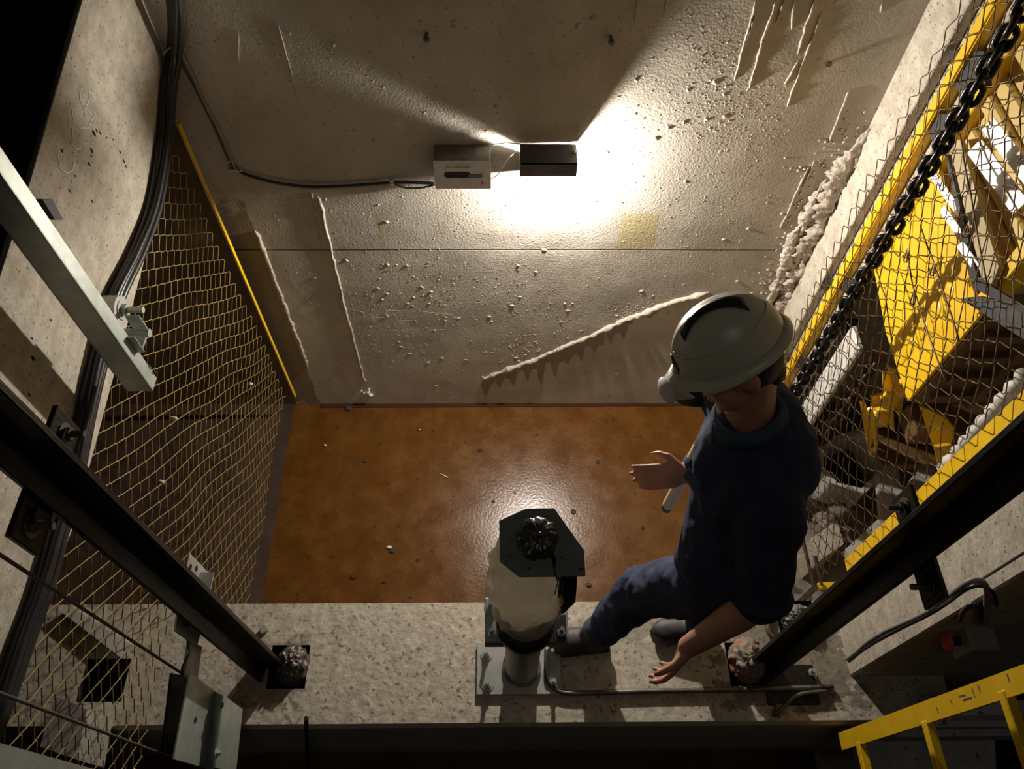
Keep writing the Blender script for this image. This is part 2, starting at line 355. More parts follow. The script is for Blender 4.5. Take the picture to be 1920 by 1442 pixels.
# spilled mortar down the right corner
sm = MB()
path = [W(px, py, y=YB-.02) for px, py in ((1640,235),(1622,262),(1600,292),(1580,330),(1562,360),(1545,395),(1528,425),(1512,455),(1500,490),(1488,520),(1470,560),(1455,600))]
def rough_tube(mb, P, R0, n=30, seed=0):
    vs = []
    for i, p in enumerate(P):
        tt = i/(len(P)-1); env = min(1, tt*7, (1-tt)*7)**.5
        for j in range(n):
            a = 2*math.pi*j/n; d = Vector((math.cos(a), .6*math.sin(a), 0)); q = p+d*R0
            k = env*(.75+.9*noise.fractal(q*13+Vector((seed,0,0)), .8, 2.1, 3)+.45*noise.fractal(q*55, .9, 2.1, 3))
            vs.append(p+d*R0*max(.12, k))
    m = len(P)
    mb.add(vs, [(i*n+j, i*n+(j+1)%n, (i+1)*n+(j+1)%n, (i+1)*n+j) for i in range(m-1) for j in range(n)]+[tuple(range(n)), tuple(range((m-1)*n, m*n))])
rough_tube(sm, densify(path, .006), .045)
rough_tube(sm, densify([p+Vector((-.06, .005, -.02)) for p in path[3:]], .006), .028, 24, 4)
rough_tube(sm, densify([p+Vector((.035, .0, .0)) for p in path[:-2]], .006), .026, 24, 8)
for i in range(420):
    p = path[0].lerp(path[-1], r_.random()); blob(sm, Vector((p.x-abs(r_.gauss(0,.10)), YB-.004, p.z+r_.gauss(0,.03))), r_.uniform(.002,.008), .6, 6, 4)
sm.build('spilled_mortar', 'mortar', wall_root, smooth=True)
for p in ([(1520,480),(1505,520),(1490,575)], [(1505,490),(1485,540),(1475,565)], [(1530,500),(1512,560)]): ridge(p, .010, .6)

# jamb (pilaster) on the right of the back wall
jb = wall_grid(0,.2,-.05,5.2,0) if False else MB()
jb.box((XR, 2.235, 0.0), (XR+.04, YB, 5.2))
struct(jb.build('wall_right_jamb', 'divider', bev=.004), 'narrow lit concrete jamb at the right end of the back wall')
struct(B((XR+.04, 2.075, 0), (XR+.06, YB, 5.2)).build('wall_right_return', 'divider', bev=.004), 'pale lit concrete return wall behind the far yellow post and chain')
struct(B((XR+.06, YB, -.05), (3.4, YB+.2, 5.2)).build('wall_back_right', 'divider'), 'concrete back wall of the neighbouring pit behind the yellow counterweight')
struct(B((-3.6, YB, -.05), (WX0, YB+.2, 5.2)).build('wall_back_left', 'wall_brown'), 'dark brown shaded wall behind the left mesh screen')
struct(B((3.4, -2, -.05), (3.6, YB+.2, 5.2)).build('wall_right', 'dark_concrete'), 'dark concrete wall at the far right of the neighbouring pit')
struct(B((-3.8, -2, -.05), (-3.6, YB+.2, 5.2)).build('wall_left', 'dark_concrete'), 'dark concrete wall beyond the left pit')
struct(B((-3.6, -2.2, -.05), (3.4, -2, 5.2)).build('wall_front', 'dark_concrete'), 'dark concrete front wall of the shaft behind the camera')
# floor
fl = thing('floor', (0, 1.6, 0), 'glossy orange-brown painted pit floor, blotched and gritty', None); fl['kind'] = 'structure'
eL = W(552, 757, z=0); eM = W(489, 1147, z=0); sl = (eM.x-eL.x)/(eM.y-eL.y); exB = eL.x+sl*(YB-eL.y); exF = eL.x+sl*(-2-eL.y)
MB().prism([(exF, -2, 0), (XR+.05, -2, 0), (XR+.05, YB, 0), (exB, YB, 0)], (0,0,-.1)).build('painted_floor', 'floor', fl)
MB().prism([(-3.6, -2, 0), (exF, -2, 0), (exB, YB, 0), (-3.6, YB, 0)], (0,0,-.1)).build('shaded_left_floor', 'floor_shade', fl)
B((-1.22, -2, -.09), (XR+.05, .55, .004)).build('shaded_front_floor', 'floor_shade', fl)
B((XR+.05, -2, -.1), (3.4, YB, 0)).build('dusty_right_floor', 'floor_right', fl)
gw = MB().prism([(-1.1, YB-.03, 0), (XR, YB-.022, 0), (XR, YB-.002, 0), (-1.1, YB-.002, 0)], (0,0,.006)); gw.build('wet_gutter', 'water', fl)

# front concrete beam with square pockets
def hole_rect(a, b, z=ZB):
    p, q = W(*a, z=z), W(*b, z=z); m1 = W(a[0], b[1], z=z); m2 = W(b[0], a[1], z=z)
    return (min(p.x, m1.x), max(q.x, m2.x), min(q.y, m1.y), max(p.y, m2.y))
def mid_rect(cx, cy, w, d, z=ZB):
    c = W(cx, cy, z=z); return (c.x-w/2, c.x+w/2, c.y-d/2, c.y+d/2)
holes = [mid_rect(541, 1250, .14, .155), mid_rect(1397, 1245, .13, .155), mid_rect(1493, 1158, .145, .13), mid_rect(195, 1275, .16, .15)]
BX0, BX1, BY0, BY1 = -2.6, 1.62, W(960, 1355, z=ZB).y, W(960, 1148, z=ZB).y
def beam_mesh():
    xs = sorted({BX0, BX1, *[h[0] for h in holes], *[h[1] for h in holes]}); ys = sorted({BY0, BY1, *[h[2] for h in holes], *[h[3] for h in holes]})
    xs = sorted(set(xs)); top = MB(); pk = MB()
    def inh(x, y): return any(h[0] < x < h[1] and h[2] < y < h[3] for h in holes)
    for i in range(len(xs)-1):
        for j in range(len(ys)-1):
            x0, x1, y0, y1 = xs[i], xs[i+1], ys[j], ys[j+1]
            if not inh((x0+x1)/2, (y0+y1)/2): top.add([(x0,y0,ZB),(x1,y0,ZB),(x1,y1,ZB),(x0,y1,ZB)], [(0,1,2,3)])
    for h in holes:
        z = ZB-.14; a, b, c, d = h
        pk.add([(a,c,ZB),(b,c,ZB),(b,d,ZB),(a,d,ZB),(a,c,z),(b,c,z),(b,d,z),(a,d,z)], [(0,4,5,1),(1,5,6,2),(2,6,7,3),(3,7,4,0),(4,7,6,5)])
    return top, pk
beam = thing('trim_1', (0, (BY0+BY1)/2, .2), 'pale pitted concrete beam crossing the bottom of the view', None); beam['kind'] = 'structure'
tp, pk = beam_mesh(); tp.build('beam_top', 'beam', beam)
# pocket sides and bottoms are separate near-black faces
o = pk.build('pocket_face', 'black_paint', beam)
wall_stain(M['beam'], [(1.06, .02, .24, .17, .62), (.62, .15, .30, .06, .35), (-.86, -.02, .13, .12, .5)], (.10, .08, .062), 'Y', 1.6)  # grease near the rails, shade of the right end painted in with it
sd = MB(); prof = [(BY0, ZB), (BY0-.012, ZB-.02), (BY0-.02, ZB-.5), (BY0, ZB-.72), (BY0+.06, ZB-.83), (BY0+.16, ZB-.87), (BY1-.06, ZB-.87), (BY1, ZB-.8), (BY1, ZB)]
n = len(prof)
sd.add([(x, y, z) for x in (BX0, BX1) for (y, z) in prof], [(i, i+1, i+1+n, i+n) for i in range(n-1)]+[tuple(range(n)), tuple(range(n, 2*n))])
sd.build('beam_side', 'beam_side', beam)

# divider beam on the left
dv = MB()
bt = [W(352,152,y=YB), W(270,490,x=XL), W(140,980,x=XL), W(60,1330,x=XL-.02)]
bot = [(YB, bt[0].z-.0), (bt[1].y, bt[1].z), (bt[2].y, bt[2].z), (-1.2, 2.16)]
tpz = [(YB, 2.92), (W(155,0,x=XL).y, W(155,0,x=XL).z), (W(60,330,x=XL).y, W(60,330,x=XL).z), (W(0,520,x=XL).y, W(0,520,x=XL).z), (-1.2, 2.45)]
poly = [Vector((XL, y, z)) for y, z in bot]+[Vector((XL, y, z)) for y, z in reversed(tpz)]
divider = thing('wall_left_divider', (XL, 1, 1.8), 'pale speckled concrete divider beam on the left carrying the black cables', None); divider['kind'] = 'structure'
dv.prism(poly, (-.30, 0, 0)).build('divider_face', 'divider', divider)
cap = MB()
for (y0_, z0_), (y1_, z1_) in zip(tpz, tpz[1:]): cap.prism([Vector((XL-.004, y0_, z0_+.002)), Vector((XL-.004, y1_, z1_+.002)), Vector((XL-.31, y1_, z1_+.002)), Vector((XL-.31, y0_, z0_+.002))], (0, 0, .012))
cap.build('divider_top', 'shade_black', divider)  # added black cap that keeps the divider top in painted shade
strokes(MB(), [[(152,165),(150,185),(158,205),(160,218)],[(158,205),(166,190),(168,172),(180,185)],[(160,200),(172,215)],[(132,190),(138,225),(150,240),(165,240),(174,220)],
    [(130,215),(128,240)],[(136,240),(134,270),(142,280),(152,278)],[(108,290),(112,315),(125,325),(136,320),(138,305)]], dict(x=XL+.001), .0018).build('chalk_scrawl', 'chalk', divider)

pt = MB()
for px, py, rr in ((176,250,.010),(188,250,.006),(181,245,.006),(172,283,.009),(171,292,.005),(167,308,.008),(116,283,.006),(130,357,.005),(173,378,.006),(212,262,.004),(200,258,.004),(225,285,.006),(232,302,.007),(236,312,.005),(141,330,.004),(62,672,.008),(55,740,.006),(112,790,.004),(95,600,.005),(60,635,.005)):
    c = W(px, py, x=XL); k_ = px*.7; pt.ell(c, (.0015, rr*.6, rr*1.1), 9, 6, fn=lambda d: 1+.5*N3((d[0]*2+k_, d[1]*2, d[2]*2)))
pt.build('blow_hole', 'dark_concrete', divider)
# right front pilaster + its return
pc = W(1595, 1268, z=ZB); PXc, PYc = pc.x, pc.y
pil = MB().box((PXc, PYc, 0), (1.95, .87, 5.2))
struct(pil.build('wall_right_pilaster', 'divider', bev=.006), 'pale concrete pilaster between the right guide rail and the yellow ladder')
struct(B((1.95, -2, 0), (2.1, .87, 5.2)).build('wall_right_front', 'dark_concrete'), 'dark concrete wall behind the yellow ladder')

# ------------------------------------------------------------ lamp + switch box
lamp = thing('pit_lamp', (.14, YB, 1.9), 'dark hooded lamp glowing on the back wall', 'lamp')
xa, xb = W(975,330,y=2.33).x, W(1081,330,y=2.33).x
zt = W(1030,268,y=YB).z; zb_ = W(1030,331,y=2.33).z
hood = MB().box((xa, 2.33, zb_), (xb, 2.334, zt)); hood.box((xa, 2.33, zt-.004), (xb, YB-.006, zt)); hood.build('hood', 'lamp_body', lamp)
_a = W(972,284,y=YB); _b2 = W(972,319,y=YB); B((xa, 2.35, _b2.z), (xa+.003, YB-.002, _a.z)).build('side_plate', 'lamp_body', lamp)
B((xa+.03, 2.345, zt-.035), (xb-.03, 2.435, zt-.006)).build('ballast', 'lamp_body', lamp)
MB().cyl((xa+.05, 2.40, zt-.05), (xb-.05, 2.40, zt-.05), .011, n=14).build('glowing_tube', 'lens', lamp)
for dx in (-.012, .0): MB().bolt((xb-.008, 2.40, zt+.0), (0,0,1), .006, .004, .008).build('bolt', 'galv', lamp); break
sw = thing('switch_box', (-.2, YB, 1.83), 'grey metal switch box with a dark slot, left of the lamp', 'switch box')
sx0, sx1 = W(815,330,y=2.35).x, W(919.5,330,y=2.35).x; sz1 = W(860,302,y=2.35).z; sz0 = W(860,353,y=2.35).z
B((sx0, 2.352, sz0), (sx1, YB-.006, sz1)).build('body', 'steel_mid', sw, bev=.002)
B((sx0-.002, 2.348, sz0-.002), (sx1+.002, 2.352, sz1+.002)).build('cover', 'switch', sw, bev=.001)
mb = MB(); c0 = W(840,328,y=2.347); c1 = W(875,328,y=2.347); rr = .0155
pts = [c0+Vector((-rr*math.sin(a), 0, rr*math.cos(a))) for a in [math.pi*i/8 for i in range(9)]]+[c1+Vector((rr*math.sin(a), 0, -rr*math.cos(a))) for a in [math.pi*i/8 for i in range(9)]]
mb.prism(pts, (0,.002,0)).build('slot', 'black_paint', sw)
a = W(878,327,y=2.347); b = W(903,333,y=2.347); B((a.x, 2.346, b.z), (b.x, 2.348, a.z)).build('slider_groove', 'steel_mid', sw)
c = W(905,330,y=2.345); lv = B((c.x-.004, 2.325, c.z-.012), (c.x+.004, 2.348, c.z+.010)).build('lever', 'label', sw)
B((c.x-.005, 2.322, c.z-.022), (c.x+.003, 2.345, c.z-.010)).build('lever_tip', 'red', lv)
a = W(836,308,y=2.347); b = W(881,318,y=2.347); lb = B((a.x, 2.3465, b.z), (b.x, 2.348, a.z)).build('name_label', 'label', sw)
def text(s_, size, origin, rot, m, name, parent):
    cu = bpy.data.curves.new(name, 'FONT'); cu.body = s_; cu.size = size; cu.align_x = 'CENTER'; cu.align_y = 'CENTER'; cu.extrude = .0003
    t = bpy.data.objects.new('tmp', cu); COL.objects.link(t); dg = bpy.context.evaluated_depsgraph_get()
    me = bpy.data.meshes.new_from_object(t.evaluated_get(dg)); bpy.data.objects.remove(t)
    me.transform(Matrix.Translation(Vector(origin)-Vector(parent['_o']))@rot.to_4x4()); me.materials.clear(); me.materials.append(M[m])
    o = bpy.data.objects.new(name, me); o.parent = parent; COL.objects.link(o); return o
RW = Matrix.Rotation(math.pi/2, 3, 'X')
text('IN TAFFIONE', .0155, ((a.x+b.x)/2, 2.346, (a.z+b.z)/2), RW, 'ink', 'lettering', lb)
a = W(907,345,y=2.347); b = W(917,351,y=2.347); B((a.x, 2.3465, b.z), (b.x, 2.348, a.z)).build('small_sticker', 'label', sw)
def cable(name, pts, r, m, label, cat='cable', group=None, n=8, sub=6):
    P = [Vector(p) for p in pts]; out = []
    for i in range(len(P)-1):
        p0 = P[max(i-1, 0)]; p1 = P[i]; p2 = P[i+1]; p3 = P[min(i+2, len(P)-1)]
        for k in range(sub):
            t = k/sub; out.append(.5*((2*p1)+(p2-p0)*t+(2*p0-5*p1+4*p2-p3)*t*t+(3*p1-p0-3*p2+p3)*t**3))
    out.append(P[-1]); return tag(MB().tube(out, r, n).build(name, m, smooth=True), label, cat, group)
def oncl(pts, off=0): return [W(px, py, y=YB-.018-off) for px, py in pts]
cable('thin_wire', oncl([(975,270),(950,268),(925,272),(919,285)]), .0022, 'label', 'thin white wire arching from the lamp to the top of the switch box', 'wire')
cable('thin_wire', oncl([(972,280),(955,295),(940,318),(930,330),(921,335)], .03), .0022, 'label', 'thin white wire sagging between lamp and the side of the switch box', 'wire')
cable('supply_cable', oncl([(441,318),(470,330),(520,343),(580,350),(640,349),(700,345),(735,342),(775,342),(815,344)]), .0065, 'black', 'black cable sagging along the back wall into the switch box')
cable('supply_cable', oncl([(735,343),(760,352),(790,352),(816,346)]), .004, 'black', 'short black tail looping below the cable just left of the switch box')
cable('branch_cable', [W(334,96,y=YB-.03)]+oncl([(345,112),(365,152),(380,190),(400,225),(418,262),(432,295),(441,318)]), .0055, 'grey_cable', 'grey cable from the black bundle down to the wall clip')
cable('branch_cable', [W(332,104,y=YB-.03)]+oncl([(340,118),(352,140),(366,165),(388,210),(408,252),(424,290),(436,316)], .004), .004, 'black', 'thin black cable beside the grey branch cable')
cl = thing('cable_clip', W(438,316,y=YB), 'small metal clip with white ties where the branch cable bends', 'clip')
c = W(438,316,y=YB-.012); B(c+Vector((-.02,-.014,-.006)), c+Vector((.02,.008,.006))).build('saddle', 'galv', cl)
for (px, py) in ((428,303),(449,321)): c = W(px, py, y=YB-.02); MB().tube([c+Vector((-.012,0,-.008)), c+Vector((0,-.008,.003)), c+Vector((.012,0,.006))], .003, 6).build('tie', 'label', cl)
c = W(735,340,y=YB-.012); cl = tag(B(c+Vector((-.008,-.012,-.015)), c+Vector((.008,.006,.015))).build('cable_clip', 'galv'), 'flat metal clip on the sagging cable left of the switch box', 'clip')

# cable bundle along divider
cp = [(322,-40),(326,20),(328,60),(326,110),(318,170),(311,260),(291,380),(258,470),(216,560),(190,660),(165,770),(138,900),(108,1000),(80,1100),(45,1200),(12,1300),(-25,1400)]
def bun(px, py, off):
    p = W(px, py, x=XL+.014+off)
    if p.y > YB-.03: p = W(px, py, y=YB-.03-off)
    return p
offs = [(-13,0),(-5,.004),(4,.002),(12,0),(0,.018)]
names = ['outermost', 'thick second', 'middle', 'innermost glossy', 'thin upper']
for k, (dx, of) in enumerate(offs):
    pts = [bun(px+dx*(.55+.5*i/len(cp))+2.0*math.sin(i*1.1+k*2), py, of) for i, (px, py) in enumerate(cp)]
    cable('bundle_cable', pts, [.0135,.014,.013,.014,.011][k], 'black', names[k]+' black cable in the bundle down the left divider beam', 'cable', 'black cables on the divider')
for (px, py) in ((327,97),(196,640)):
    c = bun(px, py, .01); tag(MB().tube([c+Vector((-.035,-.02,.004)), c+Vector((.0,.0,.022)), c+Vector((.035,.02,-.004))], .003, 6).build('cable_tie', 'grey_cable'), 'grey tie holding the black cable bundle '+('at its top by the back wall' if py < 200 else 'beside the galvanised strut'), 'cable tie')

# ------------------------------------------------------------ galvanised strut
st = thing('hanging_strut', (-1.03, 1.19, 2.2), 'galvanised channel strut hanging on the left, its lower end cut square', 'strut')
z0 = W(290,722,x=-1.0).z
ps = Vector((-1.0, W(296,712,x=-1.0).y, 0)); sy = ps.y
zt2 = 4.3
def up(x, y, z): return Vector((x, y, z))
MB().prism([(-1.0,sy-.045,z0),(-1.0,sy,z0),(-1.004,sy,z0),(-1.004,sy-.045,z0)], (-.012,.03,zt2-z0)).build('lit_flange', 'galv', st)
MB().prism([(-1.0,sy-.045,z0),(-1.0,sy-.041,z0),(-1.075,sy-.041,z0),(-1.075,sy-.045,z0)], (-.012,.03,zt2-z0)).build('web', 'galv', st)
MB().prism([(-1.071,sy-.045,z0),(-1.071,sy,z0),(-1.075,sy,z0),(-1.075,sy-.045,z0)], (-.012,.03,zt2-z0)).build('rear_flange', 'galv', st)
c = W(228,582,x=XL+.05)
wr = MB().cyl(Vector((XL-.002, c.y, c.z)), Vector((XL+.05, c.y, c.z)), .045, n=28); wr.build('washer', 'plate', st)
MB().bolt((XL+.05, c.y+.002, c.z), (1,0,0), .018, .014, .05).build('anchor_bolt', 'galv', st)
c = W(258,622,x=-1.0); cmp_ = MB().box((c.x-.02, c.y-.045, c.z-.02), (c.x+.02, c.y+.02, c.z-.014)); cmp_.box((c.x-.02, c.y-.05, c.z-.03), (c.x+.02, c.y-.044, c.z+.04)); cmp_.box((c.x-.02, c.y+.014, c.z-.03), (c.x+.02, c.y+.02, c.z+.05))
cmp_.build('clamp', 'galv', st, bev=.002)
MB().cyl(c+Vector((-.03,-.012,.01)), c+Vector((.04,-.012,.01)), .012, n=12).build('clamp_screw', 'galv', st)
MB().prism([W(px,py,x=-1.03) for px,py in ((80,374),(98,373),(119,412),(103,412))], (-.1,0,0)).build('black_tab', 'black_paint', st)
strokes(MB(), [[(278,684),(284,690),(281,694)],[(285,698),(289,702)],[(288,690),(292,700)]], dict(x=-.9985), .0012).build('pen_mark', 'ink', st)

# ------------------------------------------------------------ chain-link screens
def screen_wires(root, x, y0, y1, zlo, zhi, D, r, m, warp=None, share=True, nside=5):
    """zigzag wires running upwards; zlo/zhi are functions of y"""
    H = D/2; n = int(round((y1-y0)/H))
    for j in range(n):
        yc = y0+H*(j+.5); a, b = zlo(yc), zhi(yc); k0 = math.ceil(a/(D/2)); k1 = math.floor(b/(D/2)); sgn = 1 if j%2 else -1
        pts = []
        for k in range(k0, k1+1):
            s_ = sgn*(1 if k%2 else -1); yy = yc+s_*(H/2+r*.6); zz = k*D/2
            xo = s_*r*1.15
            for dz in (-D*.06, D*.06):
                pts.append(Vector((x+xo, yy-s_*abs(dz)*.55, zz+dz)))
        if warp: pts = [warp(p) for p in pts]
        if len(pts) > 3: MB().tube(pts, r, nside, cap=False).build('mesh_wire', m, root, smooth=True)
XM = -1.205
ls = thing('mesh_screen', (XM, 1.3, .33), 'fine yellowish chain-link screen below the left divider beam', 'mesh screen')
def lerp_tab(tab, y):
    tab = sorted(tab)
    if y <= tab[0][0]: return tab[0][1]
    for (a, za), (b, zb2) in zip(tab, tab[1:]):
        if y <= b: return za+(zb2-za)*(y-a)/(b-a)
    return tab[-1][1]
def lwarp(p):
    d = .010*N3((p.y*3, 1, p.z*3))
    return p+Vector((.02*N3((p.y*2.2, 7, p.z*1.6)), d, .012*N3((p.y*4, 3, p.z*2.5))))
screen_wires(ls, XM, .12, 2.28, lambda y: (.33 if y > .9 else 1.12), lambda y: lerp_tab([(a, b+.02) for a, b in bot], y), .08, .0019, 'wire_yellow', lwarp)
pa = W(337,228,x=XM+.012); pb = W(555,740,x=XM+.012)
e = Vector((0,.005,0)); 
fp = MB().prism([pb, pb+Vector((.0,-.020,0)), pb+Vector((-.006,-.020,0)), pb+Vector((-.006,0,0))], (pa-pb))
fp.build('yellow_post', 'yellow', ls)
for px, py, dx in ((325,785,0),(302,905,0),(470,720,0)):
    c = W(px, py, x=XM+.006); mb = MB(); blob(mb, c, .013, .7, 8, 6); mb.build('mortar_crumb', 'mortar', ls, smooth=True)

XS = 1.42
rs = thing('mesh_screen', (XS, 1.6, .8), 'sagging rusty chain-link screen in front of the yellow counterweight', 'mesh screen')
def rwarp(p):
    s_ = .03*N3((p.y*2, 5, p.z*1.5))
    return p+Vector((.035*N3((p.y*1.5, 2, p.z*1.1))-.008, .026*N3((p.y*5, 11, p.z*4))+.012*N3((p.y*13, 4, p.z*11)), .035*N3((p.y*4, 21, p.z*3))+.012*N3((p.y*12, 33, p.z*12))-.03*math.sin(max(0, min(1, (p.y-1.1)/1.1))*math.pi)))
screen_wires(rs, XS-.02, 1.10, 2.26, lambda y: .74, lambda y: 3.35, .088, .0020, 'wire_rust', rwarp)
def flat_post(a, b, w1, w2, m, name, root):
    """flat bar from a to b; w1, w2 vectors for its cross-section"""
    return MB().prism([a, a+w1, a+w1+w2, a+w2], (b-a)).build(name, m, root)
p1 = W(1470,735,x=XR-.005); p2 = W(1545,540,x=XR-.005); 
far_y = W(1556,540,x=XR).y
flat_post(Vector((XR-.002, far_y-.04, .62)), Vector((XR-.002, far_y-.04, 5)), Vector((.006,0,0)), Vector((0,.04,0)), 'yellow', 'far_post', rs)
flat_post(Vector((XR+.004, far_y-.045, .62)), Vector((XR+.004, far_y-.045, 5)), Vector((.04,0,0)), Vector((0,.006,0)), 'yellow', 'far_post', rs)
pn = W(1585,1065,x=XR); nz = pn.z; ny = pn.y
flat_post(Vector((XR+.004, ny-.05, nz)), Vector((XR+.004, ny-.05, 4.2)), Vector((.006,0,0)), Vector((0,.085,0)), 'yellow', 'near_post', rs)
# two slack tie wires with knots
for pts in ([(1700,470),(1712,540),(1745,640),(1775,720)], [(1800,250),(1822,380),(1838,470),(1852,540)], [(1640,500),(1660,560),(1672,640)], [(1725,420),(1760,520),(1800,640)]):
    P = densify([W(px, py, x=XS-.03) for px, py in pts], .04); P = [p+Vector((0, .008*N3(p, 12), .008*N3(p, 15))) for p in P]
    MB().tube(P, .0026, 5).build('tie_wire', 'wire_rust', rs, smooth=True)
for px, py in ((1768,345),(1815,430),(1712,560),(1750,505),(1700,480)):
    c = W(px, py, x=XS-.035); P = [c+Vector((.004*math.sin(i*2.3), .018*math.sin(i*1.7), .022*math.cos(i*1.3))) for i in range(9)]
    MB().tube(P, .0024, 5).build('wire_knot', 'wire_rust', rs, smooth=True)

# brackets bridging the far post and wall
for (a, b, c_, d) in (((1790,96),(1858,96),(1860,165),(1805,170)), ((1745,212),(1800,215),(1775,262),(1757,262)), ((1530,522),(1625,524),(1600,545),(1540,542)), ((1480,672),(1540,672),(1540,690),(1490,690))):
    q = [W(*p, x=XR+.034) for p in (a, b, c_, d)]
    i_ = {1790:'top',1745:'upper',1530:'middle',1480:'lowest'}[a[0]]
    tag(MB().prism(q, (-.02,0,0)).build('rail_bracket', 'black_paint'), i_+' black steel bracket behind the far yellow post of the right screen', 'bracket', 'brackets behind the far yellow post')

# ------------------------------------------------------------ chains
def link_mesh():
    L, Wd, r = .024, .0190, .0092; P = []
    for i in range(10): a = math.pi*i/9; P.append(Vector((Wd*math.cos(a), 0, L/2*1.0+Wd*math.sin(a)-.0)))
    for i in range(10): a = math.pi+math.pi*i/9; P.append(Vector((Wd*math.cos(a), 0, -L/2+Wd*math.sin(a))))
    mb = MB().tube(P, r, 8, closed=True); return mb
def chain(x, y, z0, z1, m, label, x2=None):
    root = thing('hanging_chain', (x, y, z0), label, 'chain'); pitch = .0415
    first = link_mesh().build('chain_link', m, None, smooth=True, raw=True); me = first.data; bpy.data.objects.remove(first)
    n = int((z1-z0)/pitch)
    for i in range(n):
        o = bpy.data.objects.new('chain_link', me); o.parent = root; COL.objects.link(o)
        t = i/max(1, n-1); xx = ((x2-x)*t if x2 is not None else 0)
        o.location = (xx+.003*math.sin(i*1.7), .003*math.cos(i*2.1), pitch*(i+.5))
        o.rotation_euler = (0, 0, math.radians(50 if i%2 else -40)+.15*math.sin(i))
    return root
ct = W(1893,50,x=1.28); cb = W(1560,625,x=1.28)
chain(1.28, (ct.y+cb.y)/2, .75, 3.3, 'chain', 'long oily black chain hanging in front of the right mesh screen')
c1_ = W(1655,670,x=1.445); c2_ = W(1545,808,x=1.445)
chain(1.445, (c1_.y+c2_.y)/2, c2_.z-.02, c1_.z+.02, 'chain_rust', 'shorter rusty chain hanging behind the right mesh screen')

# ------------------------------------------------------------ yellow counterweight in the neighbouring pit
cw = thing('counterweight', (1.9, 2.05, 1.2), 'yellow painted counterweight frame with stacked slabs behind the right mesh', 'counterweight')
XW = 1.478; KW = XW/1.66
def wp(px, py): return W(px, py, x=XW)
bk = wp(1636,492); nr = wp(1702,752)
zb1 = nr.z; 
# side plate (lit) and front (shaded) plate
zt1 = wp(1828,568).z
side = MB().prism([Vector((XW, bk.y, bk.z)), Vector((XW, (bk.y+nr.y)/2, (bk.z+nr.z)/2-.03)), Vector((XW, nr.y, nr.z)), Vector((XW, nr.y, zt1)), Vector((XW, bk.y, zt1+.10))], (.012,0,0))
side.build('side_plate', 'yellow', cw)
B((XW+.012, nr.y-.01, nr.z), (XW+.75, nr.y+.004, zt1+.02)).build('front_plate', 'yellow_shade', cw)
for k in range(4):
    z = nr.z+.06+k*(zt1-nr.z-.1)/3.5; B((XW+.05, nr.y-.04, z), (XW+.7, nr.y, z+.035)).build('cross_rib', 'yellow_shade', cw)
for x_ in (XW+.18, XW+.45): B((x_, nr.y-.05, nr.z+.03), (x_+.03, nr.y, zt1)).build('upright_rib', 'yellow_shade', cw)
# plank-like slabs above, running in depth
k = 0; z = zt1+.02
while z < 3.4:
    h = .062; dx = .012*math.sin(k*2.1)
    B((XW+.025+dx, nr.y+.06+.01*math.sin(k), z), (XW+.6, bk.y-.02, z+h-.006)).build('weight_slab', 'weights', cw, bev=.006); z += h; k += 1
# upright yellow edge at the back
B((XW-.005, bk.y-.05, bk.z), (XW+.10, bk.y-.015, 4.2)).build('frame_upright', 'yellow', cw, bev=.003)
B((XW-.01, nr.y, zt1), (XW+.05, nr.y+.05, 4.2)).build('frame_upright', 'yellow', cw, bev=.003)
# round pads on side plate
for px, py in ((1752,585),(1728,620),(1703,652),(1690,668),(1775,552)):
    c = wp(px, py); MB().ell(c, (.006,.034,.045), 18, 8).build('pad', 'yellow', cw, smooth=True)
# metal strips added here, tilted so the lamp glares off them
nrm = Vector((-.944,-.242,.226)).normalized(); ay = Vector((0,1,0)); u_ = (ay-nrm*ay.dot(nrm)).normalized(); v_ = nrm.cross(u_)
gd = thing('glare_strip_set', (1.6, 2.0, 2.2), 'shiny metal strips, added and tilted to glare through the right mesh', 'guard')
for k, (px, py, L, Wd) in enumerate(((1868,330,.25,.055),(1905,300,.30,.045),(1778,370,.22,.024),(1793,430,.18,.024),(1822,490,.14,.026))):
    c = W(px, py, x=1.452-.004*k); q = [c+u_*L/2+v_*Wd/2, c+u_*L/2-v_*Wd/2, c-u_*L/2-v_*Wd/2, c-u_*L/2+v_*Wd/2]
    MB().prism(q, -nrm*.006).build('glare_strip', 'shiny', gd)
q = [W(*p, x=1.446) for p in ((1775,265),(1800,262),(1872,500),(1858,540),(1835,515))]
MB().prism(q, (.014,0,0)).build('brown_bar', 'stain', gd)
q = [W(*p, x=1.436) for p in ((1771,290),(1776,290),(1832,520),(1920,575),(1920,590),(1824,540))]
MB().prism(q, (.008,0,0)).build('black_cord', 'black', gd)
# dark tongue above the corner
q = [W(*p, x=1.452) for p in ((1800,560),(1835,555),(1925,582),(1925,640),(1850,592))]
MB().prism(q, (.02,0,0)).build('dark_lip', 'black_paint', cw)

# buffer bracket under it: fins and bosses
bb = thing('buffer_bracket', (1.7, 1.75, .9), 'yellow finned bracket with round bosses under the counterweight', 'bracket')
XF = 1.68*KW
def fin(pts, t=.05, name='fin', x=XF): MB().prism([W(*p, x=x) for p in pts], (t,0,0)).build(name, 'yellow', bb, bev=.002)
def finy(pts, y, t=.014, name='fin'): MB().prism([W(*p, y=y*KW) for p in pts], (0,t,0)).build(name, 'yellow', bb, bev=.002)
finy([(1612,756),(1622,752),(1636,800),(1638,853),(1630,855)], 1.85)
finy([(1632,745),(1655,740),(1660,775),(1645,790),(1636,770)], 1.95)
finy([(1627,770),(1637,766),(1648,835),(1641,842)], 1.80)
finy([(1655,700),(1668,702),(1680,745),(1670,800),(1657,760)], 1.92)
finy([(1664,688),(1680,692),(1690,730),(1695,788),(1686,790),(1678,745)], 1.84)
